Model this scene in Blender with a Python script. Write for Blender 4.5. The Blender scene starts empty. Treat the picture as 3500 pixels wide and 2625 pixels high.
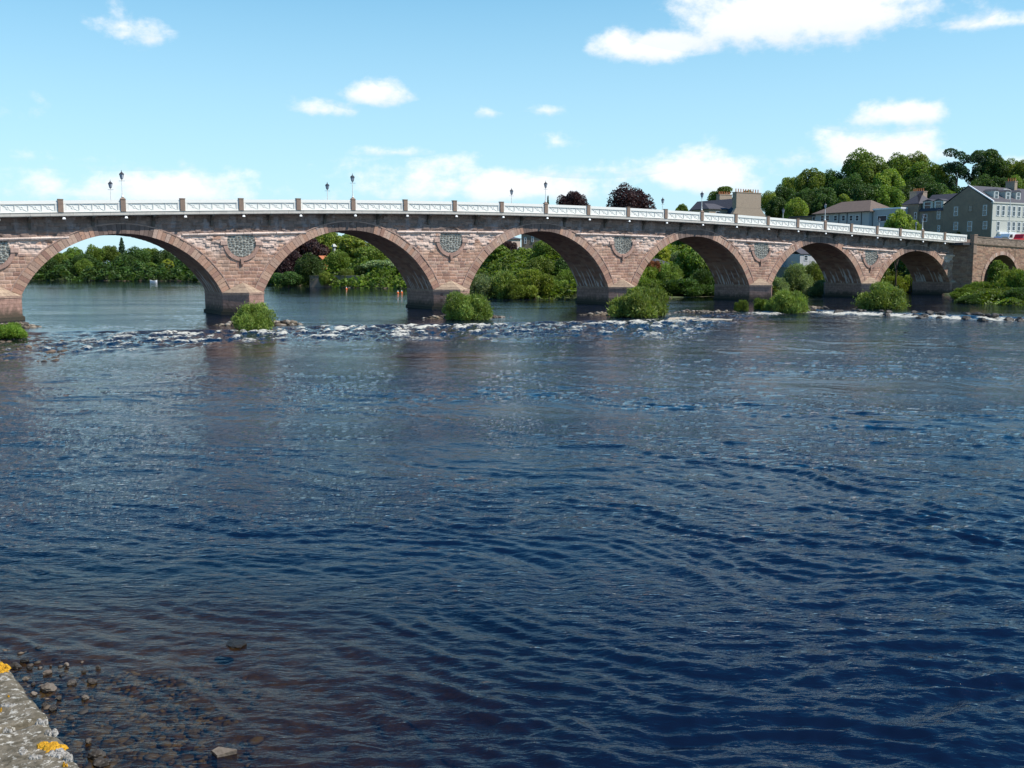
import bpy, math, random
import numpy as np
R=math.radians
scene=bpy.context.scene
COL=scene.collection
# ------------------------------------------------------------------ camera
F=3400.1; PH=.1197; RO=.0003; EYE=6.0          # focal length in photo pixels, pitch, roll, eye height over the water
cam=bpy.data.cameras.new('camera'); cam.sensor_width=36; cam.lens=F/3500*36; cam.clip_end=6000; cam.clip_start=.05
co=bpy.data.objects.new('camera',cam); COL.objects.link(co); co.location=(0,0,EYE)
co.rotation_euler=(math.pi/2-PH,0,0); scene.camera=co
# ------------------------------------------------------------------ light
TH=.5413                                       # bridge direction in plan
DX=(math.cos(TH),math.sin(TH)); NX=(math.sin(TH),-math.cos(TH))   # along the bridge, out of its near face
SUN_EL=52; AZR=R(41)
sh=(NX[0]*math.cos(AZR)+DX[0]*math.sin(AZR), NX[1]*math.cos(AZR)+DX[1]*math.sin(AZR))
saz=math.atan2(sh[0],sh[1])                    # clockwise from +Y
sl=bpy.data.lights.new('sun','SUN'); sl.energy=4.9; sl.angle=R(.53); sl.color=(1,.95,.87)
so=bpy.data.objects.new('sun',sl); COL.objects.link(so)
so.rotation_euler=(R(90-SUN_EL),0,-saz+math.pi)
so.rotation_euler=(R(90-SUN_EL),0,math.pi-saz)
world=bpy.data.worlds.new('World'); scene.world=world; world.use_nodes=True
scene.view_settings.view_transform='Standard'; scene.view_settings.look='None'
scene.view_settings.exposure=.3; scene.view_settings.gamma=1
def ray(x,y):
    X=(x-1750)/F; U=-(y-1312.5)/F
    return np.array([X, math.cos(PH)+U*math.sin(PH), -math.sin(PH)+U*math.cos(PH)])
def at(x,y,D):                                 # world point on the line of sight at world depth D
    r=ray(x,y); P=r*(D/r[1]); P[2]+=EYE; return P
def gnd(x,y,z=0.):
    r=ray(x,y); P=r*((z-EYE)/r[2]); P[2]+=EYE; return P
def build_world():
    nt=world.node_tree; N=nt.nodes; L=nt.links; N.clear()
    out=N.new('ShaderNodeOutputWorld'); bg=N.new('ShaderNodeBackground'); bg.inputs[1].default_value=.1
    sky=N.new('ShaderNodeTexSky'); sky.sky_type='NISHITA'; sky.sun_disc=False
    sky.sun_elevation=R(SUN_EL); sky.sun_rotation=saz; sky.altitude=0; sky.air_density=1.0; sky.dust_density=.3; sky.ozone_density=2.0
    hs=N.new('ShaderNodeHueSaturation'); hs.inputs['Hue'].default_value=.484; hs.inputs['Value'].default_value=1.30
    L.new(sky.outputs[0],hs.inputs['Color'])
    tc=N.new('ShaderNodeTexCoord')
    def M(op,a,b=None,c=None,clamp=False):
        n=N.new('ShaderNodeMath'); n.operation=op; n.use_clamp=clamp
        for i,v in enumerate((a,b,c)):
            if v is None: continue
            if isinstance(v,(int,float)): n.inputs[i].default_value=v
            else: L.new(v,n.inputs[i])
        return n.outputs[0]
    sp=N.new('ShaderNodeSeparateXYZ'); L.new(tc.outputs['Generated'],sp.inputs[0])
    az=M('ARCTAN2',sp.outputs[0],sp.outputs[1]); el=M('ARCSINE',sp.outputs[2])
    es=N.new('ShaderNodeMapRange'); es.inputs['From Min'].default_value=.16; es.inputs['From Max'].default_value=.75; es.inputs['To Min'].default_value=1.32; es.inputs['To Max'].default_value=1.9; L.new(el,es.inputs['Value']); L.new(es.outputs[0],hs.inputs['Saturation'])
    eh=N.new('ShaderNodeMapRange'); eh.inputs['From Min'].default_value=.25; eh.inputs['From Max'].default_value=.8; eh.inputs['To Min'].default_value=.485; eh.inputs['To Max'].default_value=.503; L.new(el,eh.inputs['Value']); L.new(eh.outputs[0],hs.inputs['Hue'])
    # clouds: (x, y, half width, half height, density) where they hang in the sky
    cl=[(430,112,88,56,.75),(1265,325,90,50,.8),(1120,375,120,30,.6),(2740,55,350,118,1.35),(2930,35,200,110,1.25),(2520,75,130,90,1.15),(2250,165,170,66,1.2),(3400,80,190,32,.6),
        (3060,395,150,50,.9),(2970,530,200,85,1.0),(2400,610,185,85,1.0),(1650,645,370,75,.9),(1500,660,250,50,.7),(560,650,330,75,.85),(160,650,210,55,.6),(1860,378,65,20,.42),
        (1925,500,50,24,.38),(1665,385,45,16,.3),(1350,520,60,14,.3),(2030,580,120,25,.45),(3490,575,80,36,.6),(300,545,160,25,.3),(-700,300,400,110,1.)]
    mask=None; low=None
    for (x,y,w,h,d) in cl:
        r=ray(x,y); a=math.atan2(r[0],r[1]); e=math.asin(r[2]/np.linalg.norm(r))
        u=M('MULTIPLY',M('SUBTRACT',az,float(a)),F/w/1.22); v=M('MULTIPLY',M('SUBTRACT',el,float(e)),F/h/1.25)
        vv=M('MULTIPLY',v,M('ADD',1.15,M('MULTIPLY',M('LESS_THAN',v,0.),.65)))
        q=M('SQRT',M('ADD',M('MULTIPLY',u,u),M('MULTIPLY',vv,vv)))
        m=M('MULTIPLY',M('SUBTRACT',1.25,q),d)
        mask=m if mask is None else M('MAXIMUM',mask,m)
        lo=M('MULTIPLY',M('SUBTRACT',.35,v),M('GREATER_THAN',m,-.2)); low=lo if low is None else M('MAXIMUM',low,lo)
    def noise(sc,det,rough,dist=0.):
        n=N.new('ShaderNodeTexNoise'); n.inputs['Scale'].default_value=sc; n.inputs['Detail'].default_value=det; n.inputs['Roughness'].default_value=rough; n.inputs['Distortion'].default_value=dist
        mp=N.new('ShaderNodeMapping'); mp.inputs['Scale'].default_value=(1,1,1.5); L.new(tc.outputs['Generated'],mp.inputs[0]); L.new(mp.outputs[0],n.inputs['Vector']); return n.outputs[0]
    n1=noise(22,8,.6); n2=noise(9,6,.6)
    dens=M('ADD',M('ADD',mask,M('MULTIPLY',M('SUBTRACT',n1,.5),2.5)),M('MULTIPLY',M('SUBTRACT',n2,.5),1.3))
    mr=N.new('ShaderNodeMapRange'); mr.interpolation_type='SMOOTHSTEP'; mr.inputs['From Min'].default_value=.08; mr.inputs['From Max'].default_value=.95
    L.new(dens,mr.inputs['Value'])
    cover=M('MULTIPLY',mr.outputs[0],M('GREATER_THAN',mask,-.6))
    core=N.new('ShaderNodeMapRange'); core.inputs['From Min'].default_value=-.3; core.inputs['From Max'].default_value=1.6; L.new(M('MULTIPLY',low,M('ADD',.3,n1)),core.inputs['Value'])
    cc=N.new('ShaderNodeMixRGB'); cc.inputs[1].default_value=(9.4,9.4,9.3,1); cc.inputs[2].default_value=(6.0,6.9,8.0,1); L.new(core.outputs[0],cc.inputs[0])
    # bank of thin high cloud toward the horizon
    hz=N.new('ShaderNodeMapRange'); hz.inputs['From Min'].default_value=.42; hz.inputs['From Max'].default_value=0.0; hz.inputs['To Max'].default_value=.85; L.new(el,hz.inputs['Value'])
    veil=N.new('ShaderNodeMixRGB'); L.new(hz.outputs[0],veil.inputs[0]); L.new(hs.outputs[0],veil.inputs[1]); veil.inputs[2].default_value=(4.5,7.3,8.9,1)
    mx=N.new('ShaderNodeMixRGB'); L.new(cover,mx.inputs[0]); L.new(veil.outputs[0],mx.inputs[1]); L.new(cc.outputs[0],mx.inputs[2])
    L.new(mx.outputs[0],bg.inputs[0]); L.new(bg.outputs[0],out.inputs[0])
build_world()
# ------------------------------------------------------------------ helpers
rng=np.random.RandomState(7); random.seed(5)
def tag(o,label=None,cat=None,group=None,kind=None):
    if label: o['label']=label
    if cat: o['category']=cat
    if group: o['group']=group
    if kind: o['kind']=kind
    return o
def empty(name,loc,label,cat,group=None,rz=0.,par=None):
    o=bpy.data.objects.new(name,None); COL.objects.link(o); o.location=loc; o.rotation_euler=(0,0,rz); o.empty_display_size=.3
    return tag(o,label,cat,group)
def mesh_np(name,V,Fq,mat,parent=None,smooth=False,col=None,attrs=None):
    """V (n,3); Fq (m,k) index array or list of faces; loc of mesh is world, parents sit at their own place"""
    me=bpy.data.meshes.new(name)
    V=np.asarray(V,dtype=np.float32)
    if isinstance(Fq,np.ndarray):
        m,k=Fq.shape
        me.vertices.add(len(V)); me.vertices.foreach_set('co',V.ravel())
        me.loops.add(m*k); me.loops.foreach_set('vertex_index',Fq.astype(np.int32).ravel())
        me.polygons.add(m); me.polygons.foreach_set('loop_start',np.arange(0,m*k,k,dtype=np.int32))
        try: me.polygons.foreach_set('loop_total',np.full(m,k,dtype=np.int32))
        except Exception: pass
        me.update(calc_edges=True)
    else:
        me.from_pydata([tuple(map(float,v)) for v in V],[],Fq); me.update()
    if smooth: me.polygons.foreach_set('use_smooth',np.ones(len(me.polygons),dtype=bool))
    if col is not None:
        a=me.color_attributes.new('Col','FLOAT_COLOR','POINT')
        c=np.ones((len(V),4),dtype=np.float32); c[:,:3]=col; a.data.foreach_set('color',c.ravel())
    for k_,v_ in (attrs or {}).items():
        a=me.attributes.new(k_,'FLOAT','POINT'); a.data.foreach_set('value',np.asarray(v_,dtype=np.float32))
    if mat: me.materials.append(mat)
    o=bpy.data.objects.new(name,me); COL.objects.link(o)
    if parent is not None:
        o.parent=parent
    return o
def rel(parent,V):
    """world vertices -> the parent's space (translation + z rotation chains)"""
    V=np.array(V,dtype=float)
    ch=[]; p=parent
    while p is not None: ch.append(p); p=p.parent
    for p in reversed(ch):
        V=V-np.array(p.location)
        a=-p.rotation_euler[2]
        if a: c,s=math.cos(a),math.sin(a); V=np.stack([V[:,0]*c-V[:,1]*s,V[:,0]*s+V[:,1]*c,V[:,2]],1)
    return V
class Fr:
    """local frame: u along, p out toward the viewer, z up"""
    def __init__(s,org,ang): s.o=np.array(org[:2],float); s.d=np.array([math.cos(ang),math.sin(ang)]); s.n=np.array([math.sin(ang),-math.cos(ang)])
    def w(s,u,p,z):
        u=np.asarray(u,float);p=np.asarray(p,float);z=np.asarray(z,float)+0*u
        return np.stack([s.o[0]+u*s.d[0]+p*s.n[0], s.o[1]+u*s.d[1]+p*s.n[1], z+0*p],-1)
    def px(s,x,y,p=0.):
        r=ray(x,y); t=((s.o+s.n*p)@s.n)/(r[:2]@s.n); P=r*t; return float((P[:2]-s.o)@s.d),float(P[2]+EYE)
class MB:
    def __init__(s,fr=None): s.V=[];s.F=[];s.C=[];s.fr=fr;s.c=None
    def add(s,P,faces,c=None):
        b=len(s.V); P=[tuple(p) for p in P]
        if s.fr is not None: P=[tuple(s.fr.w(*p)) for p in P]
        s.V+=P; s.F+=[tuple(b+i for i in f) for f in faces]; s.C+=[c if c is not None else (.5,.5,.5)]*len(P); return s
    def box(s,x0,x1,y0,y1,z0,z1,c=None,taper=0):
        t=taper
        return s.add([(x0,y0,z0),(x1,y0,z0),(x1,y1,z0),(x0,y1,z0),(x0+t,y0+t,z1),(x1-t,y0+t,z1),(x1-t,y1-t,z1),(x0+t,y1-t,z1)],
              [(0,3,2,1),(4,5,6,7),(0,1,5,4),(1,2,6,5),(2,3,7,6),(3,0,4,7)],c)
    def prism(s,poly,axis,a,b,c=None):
        """poly: list of 2-D points in the plane across axis ('u','p','z'); from a to b"""
        n=len(poly)
        def mk(q,t):
            if axis=='u': return (t,q[0],q[1])
            if axis=='p': return (q[0],t,q[1])
            return (q[0],q[1],t)
        P=[mk(q,a) for q in poly]+[mk(q,b) for q in poly]
        fs=[tuple(range(n)),tuple(range(2*n-1,n-1,-1))]+[(i,i+n,(i+1)%n+n,(i+1)%n) for i in range(n)]
        return s.add(P,fs,c)
    def tube(s,pts,rad,n=8,c=None,cap=True):
        pts=[np.array(p,float) for p in pts]; rad=[rad]*len(pts) if np.isscalar(rad) else rad
        P=[];
        for i,p in enumerate(pts):
            d=pts[min(i+1,len(pts)-1)]-pts[max(i-1,0)]; d/=np.linalg.norm(d)+1e-9
            a=np.cross(d,[0,0,1.]) if abs(d[2])<.95 else np.cross(d,[1.,0,0]); a/=np.linalg.norm(a); b=np.cross(d,a)
            for k in range(n):
                t=2*math.pi*k/n; P.append(p+rad[i]*(a*math.cos(t)+b*math.sin(t)))
        fs=[(i*n+k,i*n+(k+1)%n,(i+1)*n+(k+1)%n,(i+1)*n+k) for i in range(len(pts)-1) for k in range(n)]
        if cap: fs+=[tuple(range(n))[::-1],tuple((len(pts)-1)*n+k for k in range(n))]
        return s.add(P,fs,c)
    def lathe(s,c0,prof,n=10,c=None):
        P=[(c0[0]+r*math.cos(2*math.pi*k/n),c0[1]+r*math.sin(2*math.pi*k/n),c0[2]+z) for r,z in prof for k in range(n)]
        fs=[(i*n+k,i*n+(k+1)%n,(i+1)*n+(k+1)%n,(i+1)*n+k) for i in range(len(prof)-1) for k in range(n)]
        fs+=[tuple(range(n))[::-1],tuple((len(prof)-1)*n+k for k in range(n))]
        return s.add(P,fs,c)
    def build(s,name,mat,parent=None,smooth=False,col=False):
        V=np.array(s.V)
        if parent is not None: V=rel(parent,V)
        o=mesh_np(name,V,s.F,mat,parent,smooth,np.array(s.C) if col else None)
        return o
# noise in numpy
_pt=np.random.RandomState(3).permutation(4096).astype(np.int64); _an=np.random.RandomState(4).rand(4096)*2*np.pi
_gx=np.cos(_an);_gy=np.sin(_an);_rv=np.random.RandomState(9).rand(4096)
def _h(i,j,s=0): return _pt[(_pt[(i+s*131)&4095]+j)&4095]
def rnd(i,j,s=0): return _rv[_h(np.asarray(i,dtype=np.int64),np.asarray(j,dtype=np.int64),s)]
def pn(x,y,s=0):
    i=np.floor(x).astype(np.int64); j=np.floor(y).astype(np.int64); fx=x-i; fy=y-j
    u=fx*fx*fx*(fx*(fx*6-15)+10); v=fy*fy*fy*(fy*(fy*6-15)+10)
    def g(a,b):
        h=_h(i+a,j+b,s); return _gx[h]*(fx-a)+_gy[h]*(fy-b)
    n0=g(0,0)*(1-u)+g(1,0)*u; n1=g(0,1)*(1-u)+g(1,1)*u
    return (n0*(1-v)+n1*v)*1.5
def fbm(x,y,s=0,o=4):
    t=0;a=1.;
    for k in range(o): t=t+a*pn(x*2**k,y*2**k,s+k); a*=.5
    return t
def sst(a,b,x): t=np.clip((x-a)/(b-a),0,1); return t*t*(3-2*t)
# ------------------------------------------------------------------ materials
def mat(name,base=(.5,.5,.5),rough=.8,attr=None,n1=None,n2=None,bump=None,metal=0,spec=.3,rand=0.,emit=None,transl=0.,stretch=None):
    """n1/n2: (scale, colour, amount, low, high, detail) noise blends; bump: (scale, distance, detail)"""
    m=bpy.data.materials.new(name); m.use_nodes=True; nt=m.node_tree; N=nt.nodes; L=nt.links
    b=N['Principled BSDF']; b.inputs['Roughness'].default_value=rough; b.inputs['Metallic'].default_value=metal; b.inputs['Specular IOR Level'].default_value=spec
    tc=N.new('ShaderNodeTexCoord'); g=N.new('ShaderNodeNewGeometry'); co_=g.outputs['Position']
    if stretch:
        mp=N.new('ShaderNodeMapping'); mp.inputs['Scale'].default_value=stretch; L.new(co_,mp.inputs[0]); co_=mp.outputs[0]
    if attr:
        a=N.new('ShaderNodeAttribute'); a.attribute_name='Col'; c=a.outputs['Color']
    else:
        a=N.new('ShaderNodeRGB'); a.outputs[0].default_value=(*base,1); c=a.outputs[0]
    for n in (n1,n2):
        if not n: continue
        sc,col,am,lo,hi,det=n
        t=N.new('ShaderNodeTexNoise'); t.inputs['Scale'].default_value=sc; t.inputs['Detail'].default_value=det; t.inputs['Roughness'].default_value=.62; L.new(co_,t.inputs['Vector'])
        r=N.new('ShaderNodeMapRange'); r.inputs['From Min'].default_value=lo; r.inputs['From Max'].default_value=hi; r.inputs['To Max'].default_value=am; L.new(t.outputs[0],r.inputs['Value'])
        x=N.new('ShaderNodeMixRGB'); L.new(r.outputs[0],x.inputs[0]); L.new(c,x.inputs[1]); x.inputs[2].default_value=(*col,1); c=x.outputs[0]
    if rand:
        oi=N.new('ShaderNodeObjectInfo'); r=N.new('ShaderNodeMapRange'); r.inputs['To Min'].default_value=1-rand; r.inputs['To Max'].default_value=1+rand; L.new(oi.outputs['Random'],r.inputs['Value'])
        x=N.new('ShaderNodeHueSaturation'); L.new(r.outputs[0],x.inputs['Value']); L.new(c,x.inputs['Color']); c=x.outputs[0]
    L.new(c,b.inputs['Base Color'])
    if bump:
        t=N.new('ShaderNodeTexNoise'); t.inputs['Scale'].default_value=bump[0]; t.inputs['Detail'].default_value=bump[2]; L.new(co_,t.inputs['Vector'])
        bp=N.new('ShaderNodeBump'); bp.inputs['Distance'].default_value=bump[1]; bp.inputs['Strength'].default_value=1; L.new(t.outputs[0],bp.inputs['Height']); L.new(bp.outputs[0],b.inputs['Normal'])
    if emit: b.inputs['Emission Color'].default_value=(*emit,1); b.inputs['Emission Strength'].default_value=1
    if transl:
        tr=N.new('ShaderNodeBsdfTranslucent'); mix=N.new('ShaderNodeMixShader'); mix.inputs[0].default_value=transl
        br=N.new('ShaderNodeMixRGB'); br.blend_type='MULTIPLY'; br.inputs[0].default_value=1; br.inputs[2].default_value=(1.3,1.5,.6,1); L.new(c,br.inputs[1]); L.new(br.outputs[0],tr.inputs[0])
        L.new(b.outputs[0],mix.inputs[1]); L.new(tr.outputs[0],mix.inputs[2]); L.new(mix.outputs[0],N['Material Output'].inputs[0])
    return m
M={}
M['stone']=mat('pink_sandstone',attr=True,rough=.9,n1=(6,(.10,.07,.06),.45,.45,.75,6),bump=(9,.03,5))
M['ledge']=mat('ledge_stone',(.52,.48,.42),.8,n1=(1.3,(.30,.26,.22),.5,.45,.75,5),bump=(8,.01,4))
M['post']=mat('post_stone',(.25,.175,.13),.85,n1=(3,(.16,.115,.09),.5,.4,.65,4),bump=(9,.015,4))
M['white']=mat('white_iron_paint',(.78,.76,.69),.45,n1=(2,(.62,.64,.56),.35,.55,.8,4))
M['white2']=mat('white_lattice_paint',(.70,.69,.65),.5)
M['greyrib']=mat('grey_iron_and_rib_shade',(.60,.59,.55),.6)  # divider shadow lines are put into this grey; plain metal on the street light
M['dark_iron']=mat('dark_iron',(.045,.045,.05),.5)
M['corbel']=mat('iron_bracket',(.10,.085,.07),.7)
M['lampglass']=mat('lamp_glass',(.42,.45,.5),.15,spec=.6)
M['flood']=mat('flood_housing',(.85,.85,.82),.4)
M['asphalt']=mat('asphalt',(.06,.06,.062),.9,bump=(20,.004,3))
M['abut']=mat('abutment_sandstone',attr=True,rough=.9,n1=(4,(.08,.055,.04),.5,.4,.7,6),bump=(9,.03,5))
# ------------------------------------------------------------------ terrain (one sheet: river bed, banks, hill)
BF=Fr((-46.7998,108.0719),TH)                     # the bridge's near face
BW=7.7
def weirY(x): return np.interp(x,[-80,-40,-27,-18,-1.5,14,24,36,46,55,75],[84,86,89,95.5,100,106,118,127.5,117,107.5,103])
# shoreline of the far bank, as depth of the shore over bearing
_shx=[gnd(a,b)[:2] for a,b in ((-900,957),(-300,958),(300,961),(620,963),(860,972),(1150,985),(1420,990),(1590,1010))]
def bank_d(x,y):
    """signed distance-like value: >0 on the far bank"""
    b=x/np.maximum(y,1.)
    pts=[(-2.2,420),(-.9,390),(-.6,375)]+[(p[0]/p[1],p[1]) for p in _shx]+[(-.03,190),(.0,171),(.03,169),(.07,167),(.13,172),(.2,178),(.28,190),(.36,200),(.40,205),(.425,198),(.440,160),(.455,146),(.50,140),(.60,130),(.9,105),(2.2,60)]
    yb=np.interp(b,[p[0] for p in pts],[p[1] for p in pts])
    return y-yb
ISL=[(-47,92.5,5,2.2,.45),(-24.6,96.5,6.5,2.2,.5),(-5.,109.,7.5,2.2,.45),(13.5,117,8.5,3.4,.5),(24,122.5,8,1.6,.30),(37,131,8.5,2.8,.5),(51.5,135,5,2.0,.25)]
def terr(x,y):
    x=np.asarray(x,float); y=np.asarray(y,float)
    d=bank_d(x,y)+fbm(x*.08,y*.08,5,3)*2.2
    bed=-1.1+.35*fbm(x*.15,y*.15,8,4)
    # shallows by the quay wall
    qd=-(x*.79+y*.613)+0*y
    sh_=sst(9,1.5,np.hypot((x+9.)/1.25,(y-13)/1.0)-1.5)
    sh2=sst(16,3,np.hypot((x+48)/1.3,(y-76)/.8))
    bed=bed*(1-.72*sh_)+sh2*.8*(1-sh_)+.06*sh_*fbm(x*1.2,y*1.2,3,3)
    bed=bed+.04*fbm(x*2.2,y*2.2,14,3)*np.maximum(sh_,.2)
    for (ix,iy,a,b,h) in ISL:
        ca,sa=math.cos(.25),math.sin(.25); u=((x-ix)*ca+(y-iy)*sa)/a; v=(-(x-ix)*sa+(y-iy)*ca)/b
        q=np.exp(-(u*u+v*v)**1.4); bed=np.maximum(bed,bed*(1-q)+(h+.12*fbm(x*1.1,y*1.1,6,3))*q)
    bb=x/np.maximum(y,1)
    hi=np.interp(bb,[-.6,-.3,-.15,-.02,.05,.2,.35,.6,1.2],[2.5,3,4.5,6.,7.5,9.3,9.8,9.8,9.8])
    run=np.interp(bb,[-.6,-.15,.05,.14,.33,.4,1.],[25,25,45,75,75,14,12])
    t=np.clip(d/run,0,1); land=.3+hi*(t*t*(3-2*t))
    pf=(x-BF.o[0])*BF.n[0]+(y-BF.o[1])*BF.n[1]; land=np.where(pf>-BW-6,np.minimum(land,.7+.1*fbm(x*.3,y*.3,77,2)),land)
    hill=np.exp(-(((np.minimum(x,230)-230)/105)**2+((y-430)/125)**2))*21+np.exp(-(((x+10)/110)**2+((y-460)/100)**2))*5
    land=land+hill*sst(20,120,d)+.25*fbm(x*.05,y*.05,2,3)
    e=sst(-5,.5,d)
    z=bed*(1-e)+np.maximum(land*1.,bed)*e
    z=np.where(d>.5,land,z)
    return z
M['ground']=mat('bank_soil',(.055,.075,.028),.95,n1=(.6,(.10,.12,.04),.6,.4,.6,5),n2=(2.5,(.07,.055,.04),.5,.5,.7,5),bump=(3,.08,4))
def water_rock_mat():
    m=mat('river_bed_stone',(.16,.115,.075),.85,n1=(5,(.05,.04,.03),.8,.4,.62,6),n2=(1.8,(.24,.19,.13),.5,.5,.7,5),bump=(7,.07,5)); return m
M['bed']=water_rock_mat()
def build_terrain():
    xs=np.concatenate([np.linspace(-1500,-200,14),np.arange(-190,-60,5),np.arange(-60,90,.8),np.arange(90,330,5),np.linspace(340,1500,14)])
    ys=np.concatenate([np.linspace(-120,0,8),np.arange(1,30,.5),np.arange(30,200,.8),np.arange(200,640,5),np.linspace(660,2500,16)])
    X,Y=np.meshgrid(xs,ys); Z=terr(X,Y)
    # the approach road: a terrace level with the bridge end
    V=np.stack([X.ravel(),Y.ravel(),Z.ravel()],1); nx,ny=len(xs),len(ys)
    i=np.arange(nx*ny).reshape(ny,nx); Fq=np.stack([i[:-1,:-1],i[:-1,1:],i[1:,1:],i[1:,:-1]],-1).reshape(-1,4)
    o=mesh_np('ground',V,Fq,M['ground'],smooth=True); tag(o,kind='structure')
    o.data.materials.append(M['bed'])
    zc=Z.ravel()[Fq].mean(1); dd=bank_d(X,Y).ravel()[Fq].mean(1)
    o.data.polygons.foreach_set('material_index',((dd<-.5)).astype(np.int32))
    return o
build_terrain()
# ------------------------------------------------------------------ water
def build_water():
    a0=np.concatenate([np.arange(-88,-31,1.9),np.arange(-31,31.01,.052),np.arange(32.5,89,1.9)]); an=np.radians(a0)
    r=[1.2]
    while r[-1]<7: r.append(r[-1]*1.06)
    while r[-1]<160: r.append(r[-1]*1.0046)
    while r[-1]<900: r.append(r[-1]*1.02)
    r=np.array(r); Rr,A=np.meshgrid(r,an,indexing='ij'); X=Rr*np.sin(A); Y=Rr*np.cos(A)
    yw=weirY(X)+fbm(X*.35,X*0+3.,4,3)*.8
    up=sst(-.9,.9,Y-yw)                          # 1 above the weir
    right=sst(26,36,X)
    step=.18+.14*right
    q=R(-27); c,s=math.cos(q),math.sin(q)
    wx=fbm(X*.11,Y*.11,21,3)*2.2; wy=fbm(X*.11,Y*.11,31,3)*2.2
    U=(X*c+Y*s)+wx; Vv=(-X*s+Y*c)+wy             # U runs along the crests
    # wavelengths drift finer toward us; a blend of long wind-crests and chop
    patch=.9+.6*fbm(U*.035,Vv*.09,41,3)
    def rid(n): return 1-2*np.abs(n)
    f1=1/(1+(Rr/80)**2); f2=1/(1+(Rr/48)**2)
    h=.060*fbm(U*.22,Vv*.62,51,2)*f1+.034*rid(pn(U*.42,Vv*1.2,61))*f1+.052*pn(U*.8+9,Vv*2.8,71)*f2+.030*fbm(X*1.9+.4*U,Y*4.8+.5*X,81,2)*f2
    h=h*np.clip(patch,.35,1.4)
    near=sst(1,9,np.hypot(X+8,Y-12))
    h=h*(.5+.5*near)
    slick=.72*np.exp(-((X+25)/30)**2-((Y-64)/20)**2)*np.clip(.8+.7*fbm(X*.06,Y*.05,171,3),0,1.2); slick=np.clip(slick,0,.85)
    h=h*(1-slick*.8)
    # rapids below the weir
    dn=yw-Y
    leng=np.interp(X,[-60,-34,-20,0,15,24,34,60],[11,20,15,17,22,12,4,3.5])
    rap=sst(-1.2,1.2,dn)*(1-sst(leng*.55,leng*1.7,dn))*(1-sst(60,80,-X)*1.)
    chop=fbm(X*.55,Y*.38,91,4)
    rc=np.interp(X,[-38,-30,26,30],[.09,.2,.2,.12])
    h=h+rap*rc*chop+ (1-sst(30,60,dn))*sst(0,4,dn)*.03*fbm(X*.4,Y*.3,95,3)
    calm=up*sst(2,12,Y-yw)*(.35+.65*np.maximum(sst(75,115,Y-yw),right))
    h=h*(1-.72*calm)
    h=h*(1-.8*sst(160,260,Rr))
    Z=h+up*step*1.0+(-.0)
    # foam: breaks on the crests inside the rapids, and pours over the weir
    fn=fbm(X*.9,Y*.5,101,4); f2=fbm(X*.28,Y*.12+4,111,3)
    amt=np.interp(X,[-60,-42,-34,-30,-24,-15,-4,2,6,12,20,26,31,37],[0,.05,.45,.95,.85,1,1,.55,.6,1,.6,.15,.8,1])
    foam=rap*amt*sst(.05,.6,chop*.9+fn*.6+f2*.5+.34*(1-sst(0,leng*.5,dn))-.16)
    fall=sst(-.7,.2,dn)*(1-sst(2.2,6.,dn+1.4*fn))*sst(26,32,X)
    gaps=sst(-.35,.1,fbm(X*.5,X*0+9,121,3)+.22)
    foam=np.maximum(foam,fall*gaps*sst(-.45,.1,fn+.45))
    streak=sst(.62,.9,fbm(U*.35,Vv*1.4,131,4)+.25*fn)*(1-sst(20,52,dn))*sst(2,9,dn)*.55
    fleck=sst(.74,.95,fbm(X*1.3,Y*1.0,141,3)*1.1)*sst(.25,.75,f2+.25)*.55*sst(3,10,dn)*(1-sst(25,45,dn))
    foam=np.clip(np.maximum(foam,np.maximum(streak*.9,fleck)),0,1)*(1-calm)
    Z=Z+foam*rap*.10*(1+fn)
    shal=np.clip(sst(8.5,1.5,np.hypot((X+9.)/1.3,(Y-13)/1.0)-1.5)*.78,0,1)
    shal=np.maximum(shal,.7*sst(15,4,np.hypot((X+48)/1.3,(Y-76)/.8)))
    for (ix,iy,a,b,hh) in ISL: shal=np.maximum(shal,.6*np.exp(-(((X-ix)/(a+1))**2+((Y-iy)/(b+1))**2)**2))
    V=np.stack([X.ravel(),Y.ravel(),Z.ravel()],1); n1,n2=X.shape
    i=np.arange(n1*n2).reshape(n1,n2); Fq=np.stack([i[:-1,:-1],i[:-1,1:],i[1:,1:],i[1:,:-1]],-1).reshape(-1,4)
    # build water material
    m=bpy.data.materials.new('river_water'); m.use_nodes=True; nt=m.node_tree; N=nt.nodes; L=nt.links; N.remove(N['Principled BSDF'])
    g=N.new('ShaderNodeNewGeometry'); out=N['Material Output']
    def att(nm): a=N.new('ShaderNodeAttribute'); a.attribute_name=nm; return a.outputs['Fac']
    def noise(sc,det,stretch,rot=0.,rough=.55,dist=0.):
        mp=N.new('ShaderNodeMapping'); mp.inputs['Rotation'].default_value=(0,0,rot); mp.inputs['Scale'].default_value=stretch; L.new(g.outputs['Position'],mp.inputs[0])
        t=N.new('ShaderNodeTexNoise'); t.inputs['Scale'].default_value=sc; t.inputs['Detail'].default_value=det; t.inputs['Roughness'].default_value=rough; t.inputs['Distortion'].default_value=dist; L.new(mp.outputs[0],t.inputs['Vector']); return t.outputs[0]
    def math_(op,a,b,cl=False):
        n=N.new('ShaderNodeMath'); n.operation=op; n.use_clamp=cl
        for k,v in enumerate((a,b)):
            if isinstance(v,(int,float)): n.inputs[k].default_value=v
            else: L.new(v,n.inputs[k])
        return n.outputs[0]
    na=noise(3.2,3,(.55,1.6,1),R(27),dist=.5); nb=noise(8.5,3,(.7,1.5,1),R(20)); npz=noise(.07,3,(.6,1.6,1),R(10))
    cal=att('calm')
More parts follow.
